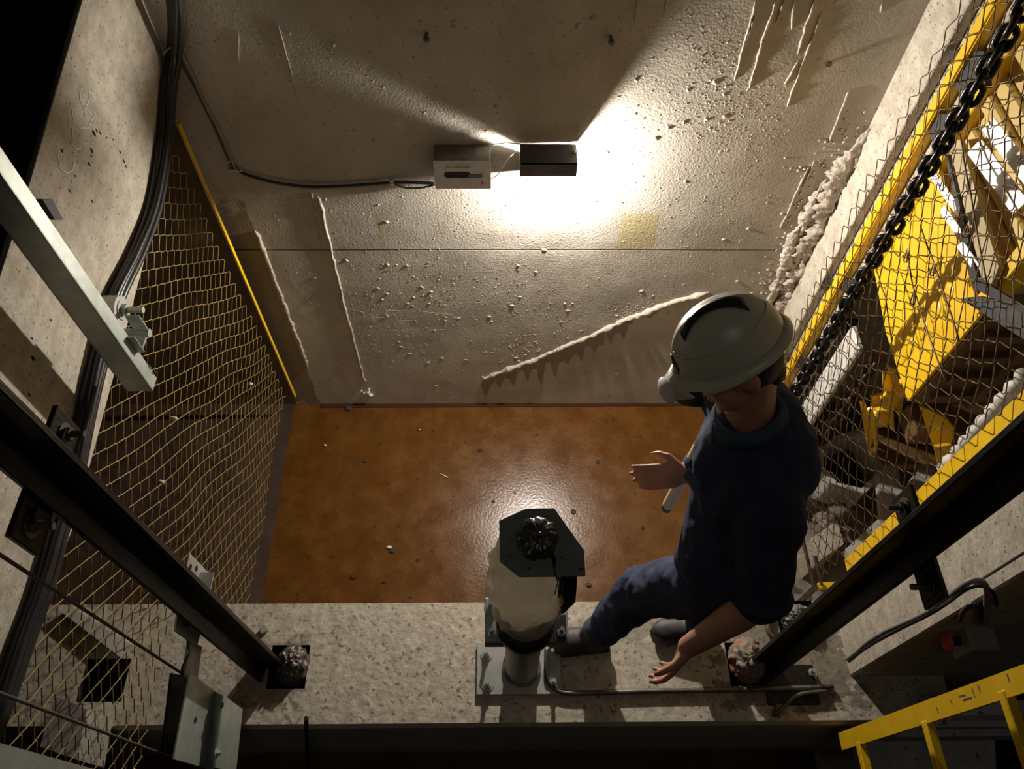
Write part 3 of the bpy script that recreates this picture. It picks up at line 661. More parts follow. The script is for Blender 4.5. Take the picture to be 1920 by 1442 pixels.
finy([(1662,735),(1672,738),(1678,808),(1670,806)], 1.80)
finy([(1724,762),(1745,770),(1775,785),(1792,805),(1780,850),(1762,868),(1750,840)], 1.62)
finy([(1752,840),(1785,835),(1780,880),(1760,878)], 1.55)
for px, py, rr in ((1650,782,.05),(1672,750,.045),(1695,728,.045)):
    c = W(px, py, y=1.86*KW); MB().ell(c, (rr*1.1, rr*.8, rr*1.2), 18, 12).build('boss', 'yellow', bb, smooth=True)
_q = W(1640,850,y=1.8*KW); B((_q.x, 1.72*KW, _q.z-.02), (2.1, 1.92*KW, _q.z+.03)).build('base_bar', 'yellow_shade', bb)
_q = W(1690,800,y=1.75*KW); B((_q.x, 1.66*KW, _q.z), (2.2, 1.80*KW, _q.z+.10)).build('cross_beam', 'yellow_shade', bb)

# second dark rail behind the screen
dr = thing('counterweight_rail', (1.5, 2.0, .1), 'black counterweight guide rail behind the right chain', 'guide rail')
B((XR+.06, 2.055, .1), (XR+.14, 2.07, 1.33)).build('flange', 'steel_dark', dr); B((XR+.05, 1.95, .1), (XR+.062, 2.07, 1.33)).build('web', 'steel_dark', dr); B((XR+.04, 1.985, .1), (XR+.05, 2.0, 1.33)).build('blade', 'steel_mid', dr)
# base frame with octagonal hole
bf = thing('sump_frame', (1.75, 1.95, 0), 'dirty white painted base frame with a dark octagonal opening', 'base frame')
ZF = .22
octp = [W(*p, z=ZF) for p in ((1572,826),(1618,812),(1645,860),(1648,885),(1615,915),(1570,905),(1545,875),(1545,848))]
oc = sum(octp, Vector())/8
ring = MB(); outer = [oc+(p-oc)*1.22 for p in octp]
for i in range(8):
    j = (i+1)%8; ring.prism([outer[i], outer[j], octp[j], octp[i]], (0,0,-.20))
ring.build('octagonal_rim', 'white_paint', bf)
MB().prism([p+Vector((0,0,-.21)) for p in octp], (0,0,-.004)).build('sump_bottom', 'black_paint', bf)
MB().prism([W(*p, z=.30) for p in ((1648,885),(1680,862),(1700,960),(1600,1050),(1585,1030),(1655,965))], (0,0,-.06)).build('channel_arm', 'white_paint', bf)
MB().prism([W(*p, z=.5) for p in ((1735,860),(1760,890),(1765,950),(1700,1000),(1690,930))], (0,0,-.06)).build('gusset', 'white_paint', bf)
B((XR+.02, 1.80, 0), (XR+.05, 1.925, 1.47)).build('white_upright', 'white_paint', bf, bev=.008)
cc = thing('white_conduit', W(1780,900,x=1.5), 'bumpy white plastic hose behind the near yellow post', 'hose')
a = W(1925,700,x=1.52); b = W(1770,880,x=1.52); P = densify([a, b], .012)
MB().tube(P, [.022+.006*math.sin(i*1.3) for i in range(len(P))], 12).build('hose', 'white_paint', cc, smooth=True)
# debris by the pilaster: crumpled foil and slab
db = MB(); 
for i in range(26): blob(db, W(r_.uniform(1530,1600), r_.uniform(940,1010), z=.12+r_.uniform(0,.12)), r_.uniform(.015,.05), .8, 8, 6)
tag(db.build('rubble_heap', 'floor_right', smooth=False), 'heap of grey rubble on the floor right of the worker', 'rubble', kind='stuff')
tag(MB().prism([W(*p, z=.3) for p in ((1520,1010),(1570,975),(1582,1020),(1540,1048))], (0,0,-.3)).build('concrete_block', 'mortar'), 'pale concrete block on the floor below the right mesh', 'block')
sb = thing('steel_stand', W(1530,1100,z=.5), 'thin steel angle stand with an orange foot beside the right rail', 'stand')
for a, b in (((1505,1010),(1526,1100)), ((1527,1040),(1540,1095))): _b = W(*b, z=.55); MB().tube([W(*a, z=.75), _b, Vector((_b.x, _b.y, 0))], .008, 8).build('leg', 'steel_mid', sb)
MB().prism([W(*p, z=.55) for p in ((1534,1092),(1590,1090),(1580,1102),(1540,1104))], (0,0,-.02)).build('orange_foot', 'yellow', sb)

# ------------------------------------------------------------ guide rails
def guide_rail(px, py, side, label):
    c = W(px, py, z=ZB); root = thing('guide_rail', (c.x, c.y, ZB-.12), label, 'guide rail', 'guide rails')
    x = c.x; s_ = -side  # blade points to the middle
    z0_, z1_ = ZB-.12, 5.0; tx = .022*side; ty = .0
    def pr(poly, nm, m):
        MB().prism([Vector((x+px_, c.y+py_, z0_)) for px_, py_ in poly], (tx*0, 0, z1_-z0_)).build(nm, m, root, bev=.002)
    pr([(side*.045,-.055),(side*.045,.055),(side*.033,.055),(side*.026,.018),(side*.026,-.018),(side*.033,-.055)], 'flange', 'steel_dark')
    pr([(side*.030,-.010),(side*.030,.010),(-side*.045,.008),(-side*.045,-.008)], 'blade', 'steel_dark')
    return root, c
rl, cL = guide_rail(512, 1250, -1, 'black T-section guide rail on the left, foot in a square pocket with dark plastic')
rr_, cR = guide_rail(1421, 1247, 1, 'black T-section guide rail on the right, foot beside the orange rag')
def rail_bracket(c, z, side, root_label):
    rt = thing('rail_clamp', (c.x+side*.06, c.y, z), root_label, 'bracket')
    x0 = c.x+side*.047; x1 = x0+side*.012
    B((min(x0,x1), c.y-.14, z-.05), (max(x0,x1), c.y+.14, z+.05)).build('plate', 'steel_dark', rt, bev=.002)
    for dy in (-.1, .1):
        MB().bolt((x0, c.y+dy, z), (-side,0,0), .014, .012, .03).build('clamp_bolt', 'steel_mid', rt)
        B((min(x0, x0-side*.012), c.y+dy-.03 if dy > 0 else c.y+dy-.0, z-.02), (max(x0, x0-side*.012), c.y+dy+.0 if dy > 0 else c.y+dy+.03, z+.02)).build('clip', 'steel_dark', rt)
    return rt
rail_bracket(cL, 2.62, -1, 'black clamp bracket high on the left guide rail')
rail_bracket(cR, 2.25, 1, 'black clamp bracket halfway up the right guide rail')

# galvanised fixing brackets on the left rail
def xplate(name, pts, x, t, m, root, holes_=()):
    o = MB().prism([W(*p, x=x) for p in pts], (t,0,0)).build(name, m, root, bev=.001)
    for (px, py) in holes_:
        c = W(px, py, x=x+max(t,0)); MB().cyl(c+Vector((-.002,0,0)), c+Vector((.0015,0,0)), .009, n=12).build('bolt_hole', 'black_paint', root)
    return o
fxa = thing('fishplate', (-.93, .72, 1.85), 'pale steel plate with bolt holes sticking out above the left rail', 'plate')
xplate('plate', ((353,1037),(389,1075),(386,1104),(346,1068)), -.93, .006, 'plate', fxa, ((357,1063),(368,1066),(386,1082)))
_c = W(368,1070,x=-.93); B((-.93, cL.y-.01, _c.z-.02), (cL.x-.036, _c.y, _c.z-.014)).build('stem', 'plate', fxa)
fxb = thing('fishplate', (-.93, .6, 1.85), 'grey steel plate with a rusty bolt below the left rail', 'plate')
xplate('plate', ((331,1139),(378,1168),(366,1212),(325,1183)), -.93, .006, 'plate', fxb, ())
MB().bolt(W(352,1158,x=-.922), (1,0,0), .016, .012, .03).build('rusty_bolt', 'chain_rust', fxb)
xplate('arm', ((350,1200),(372,1213),(362,1285),(340,1270)), -.95, .012, 'plate', fxb)
fx = thing('support_bracket', (-.9, .4, 1.5), 'galvanised hat-section bracket at the lower left, one bolt hole', 'bracket')
xplate('long_plate', ((353,1262),(401,1296),(386,1442),(322,1424)), -.93, .006, 'galv', fx, ((366,1350),))
xplate('short_plate', ((416,1303),(452,1330),(439,1450),(400,1440)), -.88, .006, 'galv', fx, ((417,1322),))
q1, q2, q3, q4 = W(401,1296,x=-.928), W(386,1446,x=-.928), W(400,1446,x=-.88), W(416,1303,x=-.88)
MB().prism([q1, q4, q3, q2], (0,0,-.006)).build('web', 'galv', fx)
MB().bolt(W(405,1412,x=-.874), (1,0,0), .009, .008, .008).build('bolt', 'galv', fx)
xplate('shade_strip', ((318,1262),(350,1268),(335,1432),(300,1410)), -1.0, .006, 'steel_dark', fx)  # dark strip standing in for the shadow below the bracket
# tension wires
for (a, b, lbl, zz) in (((-5,1037),(345,1265),'upper taut steel wire crossing in front of the left mesh', 0), ((-5,1298),(320,1420),'lower taut steel wire near the bottom left corner', 0)):
    A = W(*a, x=-.98); Bq = W(*b, x=-.98); A2 = Bq+(A-Bq)*1.6
    tag(MB().cyl(Bq, A2, .0042, n=8).build('taut_wire', 'steel_mid'), lbl, 'wire')
# dark strut bottom-left corner
a = W(190,1446,x=-.9)
tag(MB().prism([Vector((-.9,a.y-.06,a.z-.1)), Vector((-.9,a.y,a.z-.1)), Vector((-.905,a.y,a.z-.1)), Vector((-.905,a.y-.055,a.z-.1)), Vector((-.95,a.y-.055,a.z-.1)), Vector((-.95,a.y-.06,a.z-.1))], (0,0,2.2)).build('corner_strut', 'galv'), 'grey steel angle cutting across the bottom left corner', 'strut')
# things on the beam under the left mesh
tag(MB().prism([W(*p, z=ZB+.03) for p in ((112,1145),(130,1135),(245,1208),(225,1232)) ], (0,0,-.03)).build('timber_batten', 'white_paint'), 'pale batten lying on the beam behind the left mesh', 'batten')
tag(MB().prism([W(*p, z=ZB+.2) for p in ((102,1305),(163,1330),(145,1425),(75,1400)) ], (0,0,-.2)).build('junction_box', 'plate'), 'grey box on the beam behind the large mesh cells, lower left', 'box')
tag(MB().tube(densify([W(352,1200,x=-.945), W(354,1226,x=-.94), W(342,1252,x=-.94), W(341,1268,x=-.945)], .02), .004, 6).build('loose_string', 'black'), 'thin black cord hanging beside the left rail plate', 'cord')
tag(MB().prism([W(*p, z=ZB+.012) for p in ((486,1178),(494,1170),(500,1176),(503,1180),(490,1188))], (0,0,-.01)).build('foil_scrap', 'shiny'), 'shiny foil scrap on the beam above the left pocket', 'scrap')
tag(MB().cyl(W(574,1347,y=.42), W(578,1460,y=.40), .007, n=8).build('black_rod', 'black_paint'), 'thin black rod standing before the front beam at the bottom', 'rod')

# rags in the pockets
def rag(cx, cy, rx, ry, rz, m, name, label, zc=ZB-.03, f=3.2, amp=.5, seed=0):
    c = W(cx, cy, z=ZB)+Vector((0,0,zc-ZB))
    def fn(d):
        v = Vector(d)*f+Vector((seed,seed,seed)); return 1+amp*(noise.ridged_multi_fractal(v, 1.0, 2.1, 4, 1.0, 2.0)*.35-.35)
    return tag(MB().ell(c, (rx, ry, rz), 72, 48, fn).build(name, m, smooth=True), label, 'rag')
rag(549, 1246, .062, .072, .09, 'rag_dark', 'crumpled_plastic', 'dark crumpled plastic stuffed in the left pocket of the beam', seed=2, f=2.6)
rag(1400, 1238, .064, .078, .10, 'rag', 'oily_rag', 'orange and grey rag stuffed in the pocket beside the right rail foot', seed=5, zc=ZB-.01, f=2.2)
rag(1497, 1160, .062, .055, .08, 'rag_grey', 'wool_waste', 'grey lumpy waste in the pocket behind the right rail', seed=9, f=4)

# ------------------------------------------------------------ pipe prop in the middle
pp = thing('pipe_prop', (.03, .67, ZB), 'upright pipe prop on the beam, bagged top under a dark hexagonal plate', 'pipe stand')
PX, PY = T((.035,.665,ZB)).xy
def zrect(a, b, z, t, name, m, bev=.002):
    p = W(*a, z=z); q = W(*b, z=z); x0, x1 = W((a[0]), (a[1]+b[1])/2, z=z).x, W(b[0], (a[1]+b[1])/2, z=z).x
    return B((x0, q.y, z-t), (x1, p.y, z)).build(name, m, pp, bev=bev)
zrect((894,1204),(1052,1302), ZB+.016, .016, 'base_plate', 'plate')
MB().cyl((PX,PY,ZB+.01), (PX,PY,1.6), .060, n=36).build('lower_pipe', 'plate', pp, smooth=False)
MB().cyl((PX,PY,ZB+.016), (PX,PY,ZB+.03), .070, n=36).build('pipe_collar', 'steel_mid', pp)
ZP = 1.60
zrect((909,1121),(1065,1205), ZP, .006, 'bracket_plate', 'plate')
p_ = W(909,1205,z=ZP); q_ = W(1065,1205,z=ZP)
B((p_.x, p_.y-.006, ZP-.03), (q_.x, p_.y, ZP+.0)).build('bracket_lip', 'steel_mid', pp, bev=.001)
MB().cyl((PX,PY,ZP), (PX,PY,1.95), .068, n=36).build('upper_pipe', 'steel_mid', pp)
MB().lathe((PX,PY,ZP), [(.088,0),(.088,.03),(.075,.04)], 32).build('pipe_clamp', 'steel_dark', pp)
for px, py in ((920,1133),(922,1182),(1052,1180)):
    MB().bolt(W(px, py+8, z=ZP), (0,0,1), .013, .014, .045).build('bracket_bolt', 'galv', pp)
for px, py in ((912,1228),(914,1285),(1037,1280),(1035,1225)):
    MB().bolt(W(px, py, z=ZB+.016), (0,0,1), .013, .014, .035).build('anchor_bolt', 'galv', pp)
a = W(1036,1153,z=ZP+.004); b = W(1063,1203,z=ZP+.004)
B((a.x, b.y, ZP), (b.x, a.y, ZP+.004)).build('slot_cover', 'black_paint', pp)
def bagfn(a_, z): return 1+.022*math.sin(z*95+2.2*math.sin(a_*2+1)+a_)+.05*math.sin(a_*5+z*18)+.05*N3((math.cos(a_)*2.5, math.sin(a_)*2.5, z*14))*2+.03*math.sin(a_*11-z*40)
bz = 1.70; prof = [(.066, 0), (.072, .02), (.078, .05), (.086, .09), (.093, .14), (.099, .20), (.103, .27), (.104, .33), (.103, .39), (.098, .44), (.085, .50), (.05, .545)]
fine = []
for (r0, z0__), (r1, z1__) in zip(prof, prof[1:]):
    for i in range(3): t = i/3; fine.append((r0+(r1-r0)*t, z0__+(z1__-z0__)*t))
fine.append(prof[-1])
MB().lathe((PX,PY,bz), fine, 72, bagfn).build('plastic_bag', 'bag', pp, smooth=True)
MB().lathe((PX,PY,bz+.03), [(.080,0),(.083,.006),(.080,.012)], 40).build('bag_tie', 'grey_cable', pp)
HZ = 2.28
hexp = [W(*p, z=HZ) for p in ((936,976),(987,953),(1039,952),(1095,1031),(1098,1080),(973,1081),(937,1052))]
MB().prism(hexp, (0,0,-.006)).build('hexagonal_plate', 'hexplate', pp, bev=.001)
kc = W(1008,1010,z=HZ)
def kn(d):
    a_ = math.atan2(d[1], d[0]); h = max(0, d[2]); return 1+.022*math.sin(a_*17+3*N3((d[0]*2,d[1]*2,1)))+.02*math.sin(a_*9+2)-.30*max(0, h-.93)/.07*.6+.16*N3((d[0]*1.8, d[1]*1.8, d[2]*1.8))
MB().ell(kc+Vector((0,0,.0)), (.050,.052,.028), 78, 26, kn).build('tied_bag_top', 'bag_black', pp, smooth=True)
MB().tube([kc+Vector((0,0,.018)), kc+Vector((.004,-.003,.034)), kc+Vector((.010,-.004,.030))], [.008,.007,.004], 8).build('bag_knot', 'bag_black', pp, smooth=True)
for k in range(3):
    P = [kc+Vector((.01,-.01,.022)), W(1035,1045,z=HZ+.012)+Vector((.004*k,0,0)), W(1040,1075,z=HZ+.006), W(1046+5*k,1092,z=HZ-.03), W(1040+7*k,1115+5*k,z=HZ-.10)]
    MB().tube(densify(P, .012), .0016, 5).build('string', 'black', pp, smooth=True)
MB().prism([W(*p, y=.60) for p in ((1054,1078),(1083,1080),(1079,1130),(1058,1150),(1036,1155),(1040,1130))], (0,.012,0)).build('side_gusset', 'black_paint', pp, bev=.001)

# conduit along the beam
P = [W(1025,1215,z=ZB+.05), W(1025,1262,z=ZB+.03), W(1029,1280,z=ZB+.018), W(1045,1295,z=ZB+.012), W(1075,1300,z=ZB+.012)]
cable('steel_conduit', P+[W(x, 1299-(x-1075)*.018, z=ZB+.012) for x in (1200,1300,1420)]+[W(1562,1288,z=ZB+.012)], .0095, 'steel_mid', 'thin steel conduit bent along the front of the beam', 'conduit')
P = [W(1452,1340,z=ZB+.02), W(1470,1325,z=ZB+.02), W(1500,1302,z=ZB+.02), W(1550,1296,z=ZB+.02)]
cable('bent_rod', P, .007, 'steel_mid', 'short bent rod on the beam right of the right rail', 'rod')
tag(MB().prism([W(*p, z=ZB+.02) for p in ((1455,1320),(1467,1320),(1465,1345),(1453,1342))], (0,0,-.02)).build('steel_lug', 'steel_mid'), 'small steel lug at the end of the bent rod', 'lug')
# small rail foot plates right
tag(B(W(1480,1290,z=ZB)+Vector((-.09,-.06,0)), W(1480,1290,z=ZB)+Vector((.10,.08,.008))).build('foot_plate', 'steel_dark', bev=.002), 'black foot plate on the beam under the right rail', 'plate')
tag(MB().bolt(W(1520,1262,z=ZB), (0,0,1), .014, .014, .03).build('anchor_bolt', 'galv'), 'galvanised anchor bolt on the beam right of the rail', 'bolt')
cable('hydraulic_hose', [W(1442,1130,z=ZB+.02), W(1440,1180,z=ZB+.02), W(1450,1195,z=ZB+.02)], .010, 'steel_mid', 'short grey pipe stub on the beam left of the rear pocket', 'pipe')

# ------------------------------------------------------------ right pilaster fittings
c = W(1826,1202,y=.60)
eb = thing('emergency_stop', (c.x, .6, c.z-.06), 'grey stop switch box with a faded red mushroom button', 'stop button')
B((c.x-.045, .56, c.z-.055), (c.x+.04, .633, c.z+.055)).build('box', 'plate', eb, bev=.004)
MB().cyl((c.x-.045,.60,c.z), (c.x-.075,.60,c.z), .013, n=16).build('button_neck', 'black', eb)
MB().lathe((0,0,0), [(.026,0),(.028,.006),(.024,.014),(.010,.018)], 24)
o = MB()
for r0, xx in ((.026,0),(.029,.006),(.026,.013),(.014,.018)): pass
o.tube([(c.x-.075,.60,c.z),(c.x-.081,.60,c.z),(c.x-.088,.60,c.z),(c.x-.093,.60,c.z)], [.026,.029,.026,.012], 24); o.build('red_button', 'pink_red', eb, smooth=False)
for k, (pts, r0, lb2) in enumerate((([(1590,1236),(1608,1222),(1625,1206),(1660,1184),(1700,1166),(1740,1147),(1775,1122),(1805,1098),(1830,1088),(1848,1098),(1850,1130),(1846,1168)], .008, 'thick grey cable up the right pilaster into the stop switch'),
                         ([(1592,1240),(1614,1222),(1640,1205),(1690,1178),(1735,1156),(1770,1135),(1810,1106),(1840,1098),(1862,1112),(1868,1135)], .0055, 'thinner cable beside it, ending in a loop above the stop switch'),
                         ([(1800,1165),(1805,1148),(1822,1134),(1836,1142),(1838,1168)], .007, 'black cable arching over the top of the stop switch box'))):
    cable('wall_cable', [W(px, py, x=1.225) if px < 1800 else W(px, py, y=.615) for px, py in pts], r0, 'black' if k else 'grey_cable', lb2, 'cable', 'cables on the right pilaster')
tag(MB().cyl(W(1835,1090,x=1.2), W(1930,1030,x=1.2), .0035, n=6).build('taut_wire', 'steel_mid'), 'thin taut wire crossing the right pilaster to the frame edge', 'wire')
c = W(1680,1310,y=.60); wb = thing('wall_socket', (c.x,.6,c.z-.04), 'small dark fitting on the pilaster behind the ladder rail', 'fitting')
B((c.x-.03,.585,c.z-.04), (c.x+.05,.633,c.z+.04)).build('body', 'black_paint', wb, bev=.004); MB().bolt((c.x-.03,.6,c.z), (-1,0,0), .012, .01, .01).build('nut', 'galv', wb)

# ladder
XLD = 1.19
la = thing('pit_ladder', (XLD, .3, ZB), 'yellow vertical ladder against the right side, black worn spots', 'ladder')
b0 = W(1577,1380,x=XLD); b1 = W(1935,1236,x=XLD)
yl = (W(1577,1372,x=XLD).y); lw = .056
A = Vector((XLD, yl, b0.z-.02)); top = Vector((XLD, W(1925,1243,x=XLD).y, W(1925,1243,x=XLD).z)); dirv = (top-A).normalized()
flat_post(A, A+dirv*3.0, Vector((.010,0,0)), Vector((0,-lw,0)), 'yellow', 'side_rail', la)
flat_post(A+Vector((0,-.38,0)), A+Vector((0,-.38,0))+dirv*3.0, Vector((.010,0,0)), Vector((0,-lw,0)), 'yellow', 'side_rail', la)
for px, py in ((1612,1385),(1737,1345),(1882,1287)):
    c = W(px, py, x=XLD+.01); B((XLD+.01-.014, c.y-.36, c.z-.014), (XLD+.01+.014, c.y-.01, c.z+.014)).build('rung', 'yellow', la, bev=.003)
for k, px, py in ((0,1722,1318),(1,1822,1277)):
    c = W(px, py, x=XLD); bl = MB(); blob(bl, c+Vector((.0,0,0)), .008, .3, 8, 5); 
strokes(MB(), [[(1822,1290),(1828,1308)],[(1833,1284),(1838,1298)],[(1798,1306),(1810,1303)],[(1806,1313),(1822,1308)],[(1888,1264),(1893,1280)],[(1756,1326),(1760,1338)],[(1782,1314),(1786,1321)]], dict(x=XLD-.0006), .0022).build('worn_mark', 'ink', la)
# pale pieces behind ladder; the short ones are lit wall patches built solid
for i, (pts, lbl) in enumerate(((((1602,1384),(1616,1380),(1618,1450),(1602,1450)),'leftmost pale batten behind the foot of the ladder'), (((1652,1362),(1680,1355),(1678,1382),(1656,1390)),'short wide lit patch, made as a pale piece, behind the first two rungs'),
                 (((1716,1338),(1726,1336),(1727,1364),(1718,1368)),'small lit patch, made as a pale piece, beside the second rung'), (((1778,1316),(1788,1314),(1790,1342),(1782,1352)),'rightmost lit patch, made as a pale piece, between second and third rung'))):
    tag(MB().prism([W(*p, x=1.42) for p in pts], (.53,0,0)).build('pale_piece', 'white_paint'), lbl, 'batten', 'pale pieces behind the ladder')
tag(MB().prism([W(*p, z=.6) for p in ((1812,1438),(1898,1418),(1925,1470),(1830,1475))], (0,0,-.6)).build('concrete_step', 'mortar'), 'pale concrete step at the bottom right corner', 'step')

# ------------------------------------------------------------ litter on the floor
r2 = random.Random(3)
spots = [(655,768,.022),(785,806,.010),(900,845,.014),(1150,788,.009),(1121,867,.012),(1075,960,.013),(784,1050,.010),(663,1082,.014),(748,985,.010),(770,1120,.007),(685,865,.012),(710,840,.006),(850,930,.006),(1104,1098,.013),(1205,990,.010),(966,925,.006),(925,940,.008),(1007,815,.006),(640,890,.006),(1190,925,.007),(560,965,.006),(830,860,.005),(1060,870,.005),(720,1092,.010),(1018,757,.006),(610,1010,.005),(575,1040,.006),(1175,812,.008)]
for i, (px, py, rr0) in enumerate(spots):
    c = W(px, py, z=0); mb = MB(); k_ = r2.uniform(0, 9)
    mb.ell(c+Vector((0,0,rr0*.4)), (rr0*r2.uniform(.8,1.3), rr0*r2.uniform(.7,1.2), rr0*.5), 8, 5, fn=lambda d: 1+.5*N3((d[0]*1.7+k_, d[1]*1.7, d[2]*1.7)))
    big = {655:'dark stone by the back wall near the left corner', 1104:'dark square lump right of the bagged pipe', 663:'dark lump left of centre near the beam'}.get(px)
    if big is None:
        size = 'larger' if rr0 > .0105 else ('tiny' if rr0 < .0065 else 'small')
        area = ('in the left corner strip' if px < 600 else 'close to the back wall' if py < 800 else 'on the upper right floor below the wall edge' if px > 1040 and py < 900 else 'near the hand of the worker' if px > 1150 else
                'beside the hexagonal plate' if px > 1040 or (px > 900 and py > 900) else 'on the upper middle floor' if py < 900 and px > 740 else 'on the left floor near the screen' if px < 740 and py < 1000 else 'between the left rail and the bagged pipe' if py > 970 else 'left of the hexagonal plate')
        big = f'{size} dark grit crumb {area}'
    tag(mb.build('grit_stone', 'stone', smooth=False), big, 'stone', 'grit on the orange floor')
for px, py, rr0, lbl in ((730,1027,.016,'white chip on a dark stone on the floor'),(610,836,.010,'pale flake on the floor near the left screen'),(787,807,.007,'tiny pale crumb on the floor below the chalk marks')):
    c = W(px, py, z=0); mb = MB().ell(c+Vector((0,0,.008)), (rr0,rr0*.6,.006), 10, 6); tag(mb.build('pale_chip', 'paper', smooth=True), lbl, 'chip')
c = W(733,1032,z=0); tag(MB().ell(c+Vector((.008,-.004,.004)), (.020,.014,.006), 10, 6).build('grit_stone', 'stone'), 'dark stone under the white chip', 'stone')
tag(MB().tube([W(826,888,z=.004), W(833,892,z=.006), W(840,895,z=.004)], .003, 6).build('twig', 'paper', smooth=True), 'thin pale sliver lying mid floor', 'sliver')

# ------------------------------------------------------------ the worker
def remesh(mb, name, m, parent, vox=.006, smooth=8, post=None):
    """one continuous skin grown over the shaped solids"""
    o = mb.build('tmp', m, None, raw=True)
    md = o.modifiers.new('r', 'REMESH'); md.mode = 'VOXEL'; md.voxel_size = vox
    if smooth:
        ms = o.modifiers.new('s', 'SMOOTH'); ms.factor = .5; ms.iterations = smooth
    dg = bpy.context.evaluated_depsgraph_get(); dg.update(); me = bpy.data.meshes.new_from_object(o.evaluated_get(dg)); bpy.data.objects.remove(o)
    if post:
        for v in me.vertices: v.co = post(v.co.copy(), v.normal.copy())
    me.transform(Matrix.Translation(-Vector(parent['_o']))); me.name = name
    for p in me.polygons: p.use_smooth = True
    o = bpy.data.objects.new(name, me); o.parent = parent; o['_o'] = parent['_o']; COL.objects.link(o); return o
V = Vector
def limb(mb, pts, rs, n=16):
    P = [V(p) for p in pts]
    for i in range(len(P)-1):
        d = (P[i+1]-P[i]).length; k = max(2, int(d/.012))
        mb.tube([P[i].lerp(P[i+1], j/k) for j in range(k+1)], [rs[i]+(rs[i+1]-rs[i])*j/k for j in range(k+1)], n)
    for p, r0 in zip(P, rs): mb.ell(p, (r0, r0, r0), n, 10)
wk = thing('person', (.5, .8, ZB), 'worker in white hard hat and dark navy workwear stepping along the beam', 'person')
HF = V((-.84,-.26,-.47)).normalized(); HC = T((.508, 1.0, 2.555))
HS = HF.cross(V((0,.42,1))).normalized(); HU = HS.cross(HF).normalized()   # head rolled a little to the far side
if HU.z < 0: HU = -HU
NL = -HS if (-HS).y < 0 else HS      # near side
neck = T((.575, .955, 2.39)); chest = T((.605, .91, 2.25)); mid = T((.625, .83, 2.08)); pel = T((.60, .76, 1.92))
shN, elN, wrN = T((.625,.755,2.28)), T((.635,.605,2.05)), T((.475,.535,1.87))
shF, elF, wrF = T((.57,1.12,2.28)), T((.66,1.11,2.03)), T((.505,.995,1.985))
hipN, knN, anN = T((.57,.70,1.90)), T((.42,.79,1.56)), T((.305,.755,1.16))
hipF, knF, anF = T((.61,.83,1.90)), T((.62,.86,1.52)), T((.70,.80,1.14))
body = MB()
# head: skull, jaw, nose, ears, brow, lips
body.ell(HC+HU*.02-HF*.01, (HF*.095, HS*.075, HU*.105), 28, 20)
body.ell(HC+HF*.035-HU*.055, (HF*.055, HS*.052, HU*.065), 22, 16)
body.ell(HC+HF*.066-HU*.098, (HF*.024, HS*.026, HU*.018), 14, 10)
limb(body, [HC+HF*.085+HU*.012, HC+HF*.112-HU*.030], [.009, .015], 12)
body.ell(HC+HF*.082+HU*.022, (HF*.016, HS*.058, HU*.012), 14, 8)
body.ell(HC+HF*.086-HU*.062, (HF*.012, HS*.024, HU*.009), 14, 8)
for s_ in (-1, 1):
    body.ell(HC+HS*.074*s_-HF*.008-HU*.018, (HF*.020, HS*.010, HU*.032), 14, 10)
    body.ell(HC+HF*.062-HU*.035+HS*.036*s_, (HF*.024, HS*.020, HU*.026), 12, 8)
limb(body, [HC-HU*.06-HF*.02, neck, chest], [.056, .060, .09])
limb(body, [chest, mid, pel], [.11, .11, .12])

for a_, b_, c_ in ((shN, elN, wrN), (shF, elF, wrF)): limb(body, [a_, b_, b_.lerp(c_, .3), c_], [.05, .042, .045, .029])
limb(body, [hipN, knN, anN], [.075, .052, .036]); limb(body, [hipF, knF, anF], [.075, .052, .036])
body.ell(anN+V((-.05,-.005,-.05)), (.11,.038,.03), 16, 10); body.ell(anF+V((-.05,-.005,-.05)), (.11,.038,.03), 16, 10)
def hand(mb, wr, dr, pn, thumb_side, curl, spread=1.0):
    """dr: direction of fingers, pn: palm normal (side the fingers curl to)"""
    dr = dr.normalized(); pn = (pn-dr*pn.dot(dr)).normalized(); sd = dr.cross(pn)*thumb_side
    pc = wr+dr*.050
    mb.ell(pc, (dr*.056, sd*.040, pn*.015), 18, 12)
    limb(mb, [wr, pc], [.026, .018], 12)
    for i, (off, ln) in enumerate(((.030,.072),(.010,.082),(-.010,.076),(-.029,.060))):
        b_ = wr+dr*.088+sd*off; a1 = curl[i]
        d1 = (dr*math.cos(a1*.6)+pn*math.sin(a1*.6)+sd*off*2.2*spread).normalized(); d2 = (dr*math.cos(a1*1.4)+pn*math.sin(a1*1.4)+sd*off*2*spread).normalized(); d3 = (dr*math.cos(a1*2.1)+pn*math.sin(a1*2.1)+sd*off*2*spread).normalized()
        p1_ = b_+d1*ln*.45; p2_ = p1_+d2*ln*.32; p3_ = p2_+d3*ln*.24
        limb(mb, [wr+dr*.05+sd*off*.9, b_, p1_, p2_, p3_], [.010,.0098,.0088,.0080,.0068], 10)
    t0 = wr+dr*.022+sd*.024; t1 = t0+(dr*.55+sd*.75+pn*.25).normalized()*.038; t2 = t1+(dr*.8+sd*.3+pn*.45).normalized()*.030; t3 = t2+(dr*.85+pn*.5).normalized()*.022
    limb(mb, [t0, t1, t2, t3], [.015,.0115,.0100,.0080], 10)
hand(body, wrN, V((-.30,-.42,-.85)), V((-.7,.5,0)), -1, [.45,.5,.55,.6])
hand(body, wrF, V((-.97,-.05,-.10)), V((.1,.55,-.8)), -1, [.42,.46,.50,.56], .35)
tag(remesh(body, 'body', 'skin', wk, .0048, 5), 'bare skin of face, forearms and hands')
